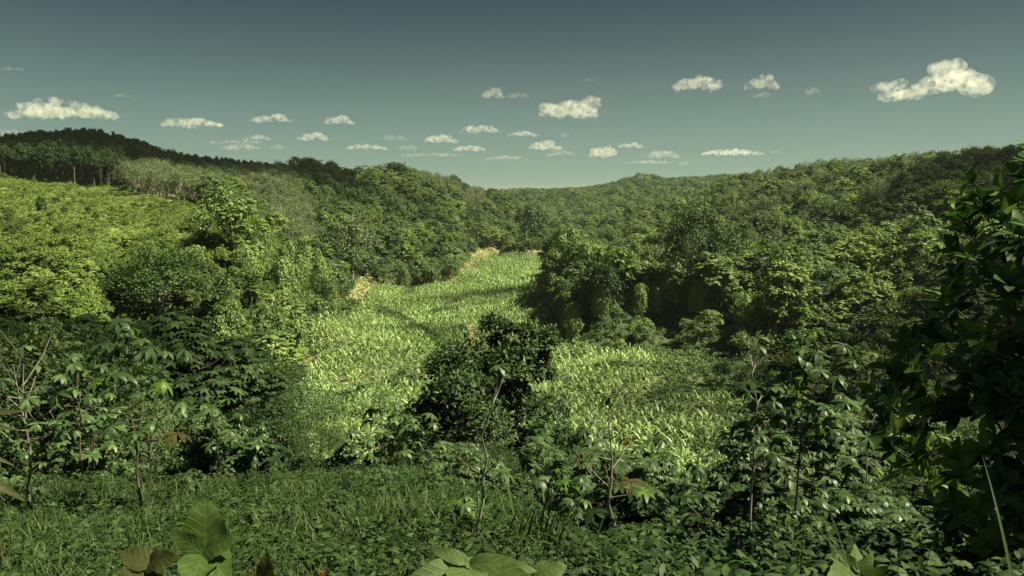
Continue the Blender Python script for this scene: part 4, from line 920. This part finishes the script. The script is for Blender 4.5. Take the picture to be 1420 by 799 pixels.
# ------------------------------------------------------------------ broad-leaved plants at the bottom edge
def wide_t(n=16, m=4):
    v = []; f = []
    for i in range(n + 1):
        u = i / n; hw = .5 * (math.sin(math.pi * u ** .72) ** .75 if 0 < u < 1 else 0) * (1 - .25 * u) + .004
        for j in range(-m, m + 1):
            q = j / m; edge = 1 + .05 * math.sin(i * 2.6 + (1 if j > 0 else 0)) * abs(q)**3
            v.append((u - .10 * abs(q)**2 * (1 - u), q * hw * edge, .10 * abs(q) * hw + .035 * math.sin(u * 11 + (2 if j > 0 else 0)) * abs(q)**2))
    k = 2 * m + 1
    for i in range(n):
        for j in range(2 * m): a = i * k + j; f.append((a, a + 1, a + k + 1, a + k))
    return np.array(v, float), np.array(f)
TW = wide_t()
def bigleaf(px, D, label, specs, mat, seed, name='broad_leaved_plant'):
    """specs: (tip px, tip py, base px, base py, length scale, width ratio, bend)"""
    r = np.random.default_rng(seed); x = (px - 710) / F * D; z = float(hz(x, D)); t = thing(name, label, 'plant', (x, D, z)); o0 = np.array([x, D, z]); st = []; 
    for (tx, ty, bx, by, dd, wr, bend) in specs:
        B = at(bx, by, D) - o0; E = at(tx, ty, D + dd) - o0; d = E - B; L = np.linalg.norm(d); N = unit(np.array([r.normal(0, .15), -.75, .8])); 
        if abs(d[2]) / L > .6: N = unit(np.array([r.normal(0, .2), -1, .25]))
        lf = leaves(B[None], d[None], N[None], L, L * wr, TW, bend); me = mk_mesh('leaf', [lf], smooth=True); me.materials.append(mat); link('leaf', me, t)
        at_ = me.attributes.new('leafpos', 'FLOAT_VECTOR', 'POINT'); tv = TW[0].copy(); k_ = 9; hw_ = np.maximum(np.abs(tv.reshape(-1, k_, 3)[:, :, 1]).max(1), .01); tv[:, 1] = tv[:, 1]; at_.data.foreach_set('vector', tv.astype(np.float32).ravel())
        st.append(tube([(0, 0, 0), B * np.array([.3, .3, .6]), B], [.007, .006, .004], 5))
    me = mk_mesh('stem', st); me.materials.append(mat); link('stem', me, t)
def bl_mat(name, c0, c1):
    m, n, l = new_mat(name); tc = n.new('ShaderNodeTexCoord'); no = n.new('ShaderNodeTexNoise'); no.inputs['Scale'].default_value = 28; no.inputs['Detail'].default_value = 6; l.new(tc.outputs['Object'], no.inputs[0])
    cr = n.new('ShaderNodeValToRGB'); cr.color_ramp.elements[0].color = (*c0, 1); cr.color_ramp.elements[1].color = (*c1, 1); cr.color_ramp.elements[0].position = .3; cr.color_ramp.elements[1].position = .7; l.new(no.outputs[0], cr.inputs[0])
    pb = n.new('ShaderNodeBsdfPrincipled'); pb.inputs['Roughness'].default_value = .6; 
    def mth(op, a, b_=None, c_=None):
        x = n.new('ShaderNodeMath'); x.operation = op
        for i_, v_ in enumerate((a, b_, c_)):
            if v_ is None: continue
            if isinstance(v_, (int, float)): x.inputs[i_].default_value = v_
            else: l.new(v_, x.inputs[i_])
        return x.outputs[0]
    lp = n.new('ShaderNodeAttribute'); lp.attribute_name = 'leafpos'; sx = n.new('ShaderNodeSeparateXYZ'); l.new(lp.outputs['Vector'], sx.inputs[0]); av = mth('ABSOLUTE', sx.outputs[1])
    ph = mth('SINE', mth('MULTIPLY', mth('SUBTRACT', sx.outputs[0], mth('MULTIPLY', av, .75)), 34)); vein = mth('POWER', mth('MULTIPLY_ADD', ph, .5, .5), 12)
    mid = mth('LESS_THAN', av, .014); vn = mth('MAXIMUM', vein, mid)
    mc = n.new('ShaderNodeMix'); mc.data_type = 'RGBA'; mc.inputs[7].default_value = (c1[0] * 1.9, c1[1] * 1.6, c1[2] * 1.9, 1); l.new(mth('MULTIPLY', vn, .4), mc.inputs[0]); l.new(cr.outputs[0], mc.inputs[6]); l.new(mc.outputs[2], pb.inputs[0])
    bp = n.new('ShaderNodeBump'); bp.inputs['Distance'].default_value = .003; bp.inputs['Strength'].default_value = .5; l.new(mth('ADD', mth('MULTIPLY', vn, .6), no.outputs[0]), bp.inputs['Height']); l.new(bp.outputs[0], pb.inputs['Normal'])
    tr = n.new('ShaderNodeBsdfTranslucent'); l.new(cr.outputs[0], tr.inputs[0]); ms = n.new('ShaderNodeMixShader'); ms.inputs[0].default_value = .35; l.new(pb.outputs[0], ms.inputs[1]); l.new(tr.outputs[0], ms.inputs[2])
    o = n.new('ShaderNodeOutputMaterial'); l.new(ms.outputs[0], o.inputs[0]); return m
M_big = bl_mat('broad_leaf', (.075, .140, .026), (.12, .20, .045)); M_bigd = bl_mat('brown_green_leaf', (.060, .075, .018), (.095, .110, .028)); M_bigl = bl_mat('fresh_broad_leaf', (.095, .165, .040), (.15, .225, .065))
bigleaf(285, 2.9, 'big soft heart-shaped leaves rising from the grass at the lower left', [(280, 690, 286, 762, .02, .95, .35), (230, 737, 280, 765, -.05, .6, .5), (322, 744, 282, 764, -.08, .7, .4), (262, 800, 283, 768, -.2, .9, .6), (312, 800, 288, 768, -.15, .8, .6)], M_big, 501)
bigleaf(205, 2.7, 'brownish broad-leaved plant left of the heart-shaped leaves', [(160, 762, 208, 780, 0, .75, .5), (236, 768, 205, 782, -.1, .5, .5), (150, 810, 204, 786, -.1, .8, .5), (215, 815, 205, 786, -.1, .8, .5)], M_bigd, 502)
bigleaf(372, 2.7, 'single dull leaf tip poking up right of the heart-shaped leaves', [(366, 768, 370, 812, 0, .8, .3), (340, 790, 372, 815, .05, .6, .5)], M_bigd, 503)
bigleaf(655, 2.3, 'fresh green broad leaves spreading along the bottom in the middle', [(596, 756, 645, 778, 0, .42, .9), (735, 778, 655, 784, -.1, .38, .8), (560, 800, 640, 790, -.1, .5, .7), (700, 768, 652, 786, .15, .42, .8), (745, 812, 660, 792, -.2, .5, .6), (640, 815, 650, 788, -.2, .7, .6)], M_bigl, 504)
bigleaf(770, 2.4, 'dark round leaf at the bottom edge right of the fresh green leaves', [(786, 782, 745, 800, 0, .85, .5), (760, 775, 750, 812, .05, .9, .4)], M_big, 505)
bigleaf(1190, 3.3, 'lush veined leaves at the foot of the glossy shrub', [(1165, 762, 1185, 792, 0, .6, .5), (1215, 768, 1190, 796, 0, .6, .5), (1140, 780, 1180, 798, 0, .55, .6), (1230, 792, 1195, 804, -.1, .6, .6), (1190, 752, 1188, 790, .1, .6, .3), (1160, 806, 1186, 796, -.2, .7, .5), (1205, 815, 1190, 797, -.2, .8, .5)], M_big, 506)
bigleaf(-30, 5.5, 'brown-edged frond tips reaching in from the left edge', [(32, 562, -40, 580, 0, .16, .4), (28, 592, -40, 590, 0, .14, .3), (36, 690, -45, 648, 0, .2, .5), (20, 640, -45, 620, 0, .14, .5)], M_bigd, 507)

def blade_clump(px, D, label, n, L, W, seed, mat, spread=.45, bend=(.2, 1.3), name='grass_clump', sx=.1):
    r = np.random.default_rng(seed); x = (px - 710) / F * D; z = float(hz(x, D)); a = r.uniform(0, 6.28, n); q = np.abs(r.normal(0, spread, n))
    D_ = unit(np.stack([np.cos(a) * q, np.sin(a) * q, np.ones(n)], -1)); B = np.stack([r.normal(0, sx, n), r.normal(0, sx, n), np.full(n, -.02)], -1); N = np.stack([-np.cos(a), -np.sin(a), q], -1)
    lf = leaves(B, D_, N, L * r.uniform(.5, 1.1, n), W * r.uniform(.7, 1.3, n), blade_t(8, .3), r.uniform(*bend, n)); me = mk_mesh(name, [lf]); me.materials.append(mat)
    o = link(name, me); o.location = (x, D, z); tag(o, label, 'grass clump'); return o
blade_clump(745, 6.6, 'clump of long arching grass blades right of the leaning stem', 90, .75, .022, 601, M_grass, .5, sx=.14)
blade_clump(815, 6.2, 'smaller clump of long grass left of the forked sapling', 40, .55, .018, 602, M_grass, .5)
blade_clump(1300, 2.7, 'spray of thin pale grass stems in front of the glossy shrub', 34, .80, .006, 603, M_pale, .75, (.1, .7), sx=.05)
blade_clump(1475, 2.7, 'thick pale grass stalk curving over the glossy shrub at the right edge', 3, 1.05, .012, 604, M_pale, .12, (.4, .8), sx=.02)
blade_clump(425, 6.4, 'dry pale grass blade in the middle of the clearing', 4, .38, .014, 605, M_dry, .5)
blade_clump(1170, 4.0, 'few long grass blades beside the lush veined leaves', 12, .75, .008, 606, M_pale, .5, (.1, .6))
def fern(px, D, label, seed, s=1):
    r = np.random.default_rng(seed); x = (px - 710) / F * D; z = float(hz(x, D)); parts = []
    for k in range(9):
        a = r.uniform(0, 6.28); d = np.array([math.cos(a), math.sin(a), 1.1]); m = 14; u = np.linspace(.12, 1, m)
        P = np.stack([d[0] * u * .28, d[1] * u * .28, (.42 * u - .25 * u**2)], -1) * s; tdir = unit(np.gradient(P, axis=0)); side = unit(np.cross(tdir, [0, 0, 1.0]))
        for sg in (-1, 1): parts.append(leaves(P, side * sg + tdir * .6, np.repeat([[0, 0, 1.]], m, 0), .10 * s * (1.1 - u), .028 * s, T3, .4))
        parts.append(tube(P, [.004 * s] * m, 4))
    me = mk_mesh('fern', parts); me.materials.append(M_weed); o = link('fern', me); o.location = (x, D, z); tag(o, label, 'fern')
fern(532, 7.6, 'feathery fern in the middle of the grassy clearing', 611, 1.0); fern(475, 6.4, 'bright fern tuft left of the feathery fern', 612, .8); fern(700, 9.5, 'fern beside the long grass clump', 613, 1.2)
def flower(px, D):
    x = (px - 710) / F * D; z = float(hz(x, D)); o0 = (x, D, z); t = thing('orange_flower', 'tiny orange flower head at the bottom edge of the clearing', 'flower', o0)
    hgt = max(.08, float(at(px, 797, D)[2]) - z); r = np.random.default_rng(5)
    m, n, l = new_mat('orange_petal'); pb = n.new('ShaderNodeBsdfPrincipled'); pb.inputs[0].default_value = (.42, .10, .02, 1); o = n.new('ShaderNodeOutputMaterial'); l.new(pb.outputs[0], o.inputs[0])
    a = np.arange(24) * 2.4; el = np.linspace(.1, 1.4, 24); D_ = np.stack([np.cos(a) * np.cos(el), np.sin(a) * np.cos(el), np.sin(el)], -1)
    me = mk_mesh('petals', [leaves(np.repeat([[0, 0, hgt]], 24, 0), D_, np.repeat([[0, 0, 1.]], 24, 0) + r.normal(0, .1, (24, 3)), .014, .007, T3)]); me.materials.append(m); link('petals', me, t)
    me = mk_mesh('stem', [tube([(0, 0, 0), (.01, 0, hgt / 2), (0, 0, hgt)], [.003, .002, .002], 5)]); me.materials.append(M_weed); link('stem', me, t)
flower(432, 2.9)

# ------------------------------------------------------------------ clouds: closed puffs of thin white vapour, far behind the hills, and unseen ones added overhead for shade
def cloud_mat(name, dens, col=(.86, .86, .85), soft=0):
    m, n, l = new_mat(name); v = n.new('ShaderNodeVolumePrincipled'); v.inputs['Color'].default_value = (*col, 1)
    if soft:
        tc = n.new('ShaderNodeTexCoord'); no = n.new('ShaderNodeTexNoise'); no.inputs['Scale'].default_value = 1 / soft; no.inputs['Detail'].default_value = 5; no.inputs['Roughness'].default_value = .62; l.new(tc.outputs['Object'], no.inputs[0])
        mr = n.new('ShaderNodeMapRange'); mr.inputs[1].default_value = .44; mr.inputs[2].default_value = .80; mr.inputs[3].default_value = 0; mr.inputs[4].default_value = dens; l.new(no.outputs[0], mr.inputs[0]); l.new(mr.outputs[0], v.inputs['Density'])
    else: v.inputs['Density'].default_value = dens
    v.inputs['Anisotropy'].default_value = .2
    o = n.new('ShaderNodeOutputMaterial'); l.new(v.outputs[0], o.inputs['Volume']); m.cycles.homogeneous_volume = not soft; return m
ICO = None
def ico():
    global ICO
    if ICO is None:
        import bmesh
        bm = bmesh.new(); bmesh.ops.create_icosphere(bm, subdivisions=3, radius=1); ICO = (np.array([v.co[:] for v in bm.verts]), np.array([[v.index for v in f.verts] for f in bm.faces])); bm.free()
    return ICO
TEX = bpy.data.textures.new('cloud_lumps', 'CLOUDS'); TEX.noise_scale = 1.0; TEX.noise_depth = 4
def cloud(px, py, w, h, label, seed, mat, shape=None, name='cloud'):
    """px,py centre, w,h size in the survey photograph; base of every cloud at about the same height"""
    r = np.random.default_rng(seed); el = (279.6 - (py + h / 2)) / F; D = min(22000, 1150 / max(el, .05)); ctr = at(px, py, D); k = D / F; W, Hh = w * k, h * k; nb = max(10, int(w / max(h, 1) * 11)); parts = []; V, Fc = ico()
    for i in range(nb):
        u = r.uniform(-1, 1) if shape is None else r.uniform(-1, 1)
        env = math.sqrt(max(0, 1 - u * u)) if shape is None else float(np.interp(u, shape[0], shape[1])); base = 0 if shape is None else float(np.interp(u, shape[0], shape[2]))
        rr = Hh * .5 * (.30 + .55 * env) * r.uniform(.35, 1.0); z = base * Hh + (-.5 * Hh + rr * .55) + r.uniform(0, 1) * max(0, env * Hh - rr * 1.5)
        p = np.array([u * (W / 2 - rr * .6), r.uniform(-.5, .5) * W * .35, z]); s = np.array([rr * r.uniform(1.15, 1.9), rr * 1.2, rr * r.uniform(.7, 1)])
        parts.append((V * s + p, Fc))
    me = mk_mesh('cloud', parts); me.materials.append(mat); o = link(name, me); o.location = tuple(ctr); tag(o, label, 'cloud')
    rm = o.modifiers.new('union', 'REMESH'); rm.mode = 'VOXEL'; rm.voxel_size = max(W / 130, Hh / 34); 
    tex = TEX.copy(); tex.noise_scale = Hh * .5
    dp = o.modifiers.new('lumps', 'DISPLACE'); dp.texture = tex; dp.strength = Hh * .38; dp.mid_level = .55; dp.texture_coords = 'LOCAL'
    return o
CM = cloud_mat('cloud_vapour', .011, soft=75); CM2 = cloud_mat('thin_cloud_vapour', .0045, soft=60); CM3 = cloud_mat('shade_cloud_vapour', .028); CM4 = cloud_mat('light_shade_cloud_vapour', .0100)  # last two densities set how much shade the unseen overhead clouds throw
fish = ([-1, -.85, -.55, -.2, .1, .5, .8, 1], [.35, .30, .25, .7, 1.0, .95, .7, .15], [.28, .05, .0, .1, .15, .05, .0, .25])
CL = [(1300, 112, 140, 50, 'largest cloud, fish-shaped, high above the right hillside', CM, fish), (968, 112, 64, 24, 'flat-bottomed cloud left of the heart-like pair above the right hill', CM, None),
      (1060, 112, 44, 22, 'lumpy cloud between the flat-bottomed cloud and the fish-shaped one', CM, None), (1056, 130, 20, 10, 'small puff hanging under the lumpy cloud', CM2, None), (786, 149, 86, 26, 'bright bun-shaped cloud highest above the valley gap', CM, None), (818, 140, 28, 20, 'raised right shoulder puff of the bun-shaped cloud', CM, None),
      (86, 150, 138, 26, 'long twin-humped cloud over the left plantation ridge', CM, None), (168, 132, 28, 6, 'faint wisp right of the long twin-humped cloud', CM2, None), (265, 169, 88, 13, 'thin loaf-shaped cloud between the left ridge and the middle', CM, None), (377, 163, 58, 13, 'small ragged cloud right of the loaf-shaped one', CM, None),
      (470, 165, 40, 13, 'small bright cloud above the wooded skyline', CM, None), (357, 190, 38, 8, 'little flat cloud low over the left woods', CM, None), (436, 188, 42, 13, 'wedge-shaped cloud low over the left woods', CM, None), (15, 94, 36, 8, 'dim cloud alone at the far left edge', CM2, None),
      (682, 128, 30, 15, 'bright puff above the middle with a trailing wisp', CM, None), (718, 131, 36, 9, 'trailing wisp right of the bright puff', CM2, None), (665, 178, 54, 12, 'flat white cloud over the valley bend', CM, None), (612, 191, 48, 13, 'flat cloud just left of the one over the valley bend', CM, None),
      (650, 205, 46, 9, 'small cloud under the two flat clouds', CM, None), (725, 185, 42, 8, 'thin streak of cloud right of the flat white one', CM, None), (507, 203, 58, 9, 'long low cloud just above the left woods', CM, None), (546, 190, 36, 9, 'puff above the right end of the long low cloud', CM2, None), (566, 204, 30, 8, 'pale end puff of the long low cloud', CM2, None),
      (755, 200, 46, 15, 'heaped cloud above the valley gap', CM, None), (778, 212, 40, 9, 'pale cloud foot under the heaped cloud', CM2, None), (838, 209, 38, 17, 'rounded low cloud right of the valley gap', CM, None), (875, 201, 36, 8, 'thin cloud leaning off the rounded low one', CM, None), (1015, 210, 84, 10, 'row of small heaps just over the right skyline', CM, None),
      (920, 213, 46, 12, 'pale cloud above the far hilltop', CM2, None), (948, 226, 15, 7, 'tiny pale puff over the far hilltop', CM2, None), (783, 186, 9, 8, 'tiny puff above the heaped cloud', CM2, None), (1127, 125, 20, 12, 'faint small puff in the gap before the fish-shaped cloud', CM2, None), (817, 109, 16, 7, 'faint speck of cloud above the bun-shaped one', CM2, None),
      (385, 203, 26, 7, 'pale low puff touching the left woods skyline', CM2, None), (1075, 210, 12, 6, 'tiny puff right of the row of heaps', CM2, None), (335, 203, 60, 9, 'pale haze-like cloud on the skyline by the plantation', CM2, None), (330, 196, 90, 6, 'long faint streak low over the plantation shoulder', CM2, None), (600, 214, 90, 6, 'long faint streak low over the wooded left skyline', CM2, None), (900, 224, 70, 6, 'faint flat streak over the far hill', CM2, None), (700, 218, 60, 6, 'faint flat streak above the valley gap', CM2, None),
      (15, 182, 30, 12, 'dim cloud peeping over the plantation ridge at the left', CM2, None)]
for i, (px, py, w, h, lb, mt, sh) in enumerate(CL): cloud(px, py, w, h, lb, 700 + i, mt, sh)
# unseen clouds added overhead to shade the clearing, left side, right slopes and crop
def overhead(x, y, rx, ry, label, seed, alt=620, mat=None, zg=-10):
    """unseen cloud placed so that its shadow is centred on ground point x,y"""
    r = np.random.default_rng(seed); k = (alt - zg) / SUN_DIR.z; cx, cy_ = x + SUN_DIR.x * k, y + SUN_DIR.y * k; V, Fc = ico(); parts = []
    for i in range(16):
        a = r.uniform(0, 6.28); q = math.sqrt(r.random()) * .75; s = r.uniform(.28, .45); parts.append((V * np.array([rx * s, ry * s, 28 + 20 * s]) + np.array([math.cos(a) * q * rx, math.sin(a) * q * ry, r.uniform(-8, 8)]), Fc))
    parts.append((V * np.array([rx * .7, ry * .7, 30]), Fc))
    me = mk_mesh('cloud', parts); me.materials.append(mat or CM3); o = link('cloud', me); o.location = (cx, cy_, alt); tag(o, label, 'cloud')
    rm = o.modifiers.new('union', 'REMESH'); rm.mode = 'VOXEL'; rm.voxel_size = max(5, rx / 22)
    tex = TEX.copy(); tex.noise_scale = 28; dp = o.modifiers.new('lumps', 'DISPLACE'); dp.texture = tex; dp.strength = 24; dp.mid_level = .5; dp.texture_coords = 'LOCAL'

overhead(0, -18, 130, 62, 'unseen cloud added overhead to shade the clearing', 801, zg=-5, mat=CM4)
overhead(-74, 62, 56, 40, 'unseen cloud added overhead to shade the left thicket', 802, zg=-10)
overhead(-215, 395, 120, 75, 'cloud overhead shading the plantation ridge', 803, zg=5)
overhead(98, 84, 50, 42, 'unseen cloud added overhead to shade the slope behind the glossy shrub', 804, zg=-15)
overhead(205, 205, 84, 112, 'unseen cloud added overhead to shade the upper right hillside', 805, zg=5)

overhead(-20, 158, 34, 8, 'small cloud overhead casting the soft shadow band on the crop', 806, zg=-25, mat=CM4)
overhead(14, 212, 26, 12, 'small cloud overhead casting the shadow at the far end of the crop', 807, zg=-25)
overhead(40, 96, 24, 22, 'small thin unseen cloud added overhead to dim the right part of the crop', 808, zg=-25, mat=CM4)
settle_labels()

# ------------------------------------------------------------------ the air of the valley
def build_haze():
    x, y0, y1, zb, zt = 27000, -60, 15500, float(TZMIN) - 1.0, 75.0
    V = np.array([(a, b_, c_) for c_ in (zb, zt) for b_ in (y0, y1) for a in (-x, x)], float); Fh = np.array([(0, 2, 3, 1), (4, 5, 7, 6), (0, 1, 5, 4), (2, 6, 7, 3), (0, 4, 6, 2), (1, 3, 7, 5)])
    me = mk_mesh('haze', [(V, Fh)]); m, n, l = new_mat('valley_haze'); v = n.new('ShaderNodeVolumePrincipled'); v.inputs['Color'].default_value = (.80, .90, .86, 1); v.inputs['Density'].default_value = .00007; v.inputs['Anisotropy'].default_value = .3
    o = n.new('ShaderNodeOutputMaterial'); l.new(v.outputs[0], o.inputs['Volume']); m.cycles.homogeneous_volume = True; me.materials.append(m)
    tag(link('haze', me), 'thin pale haze filling the air of the valley', 'haze', None, 'stuff')
build_haze()
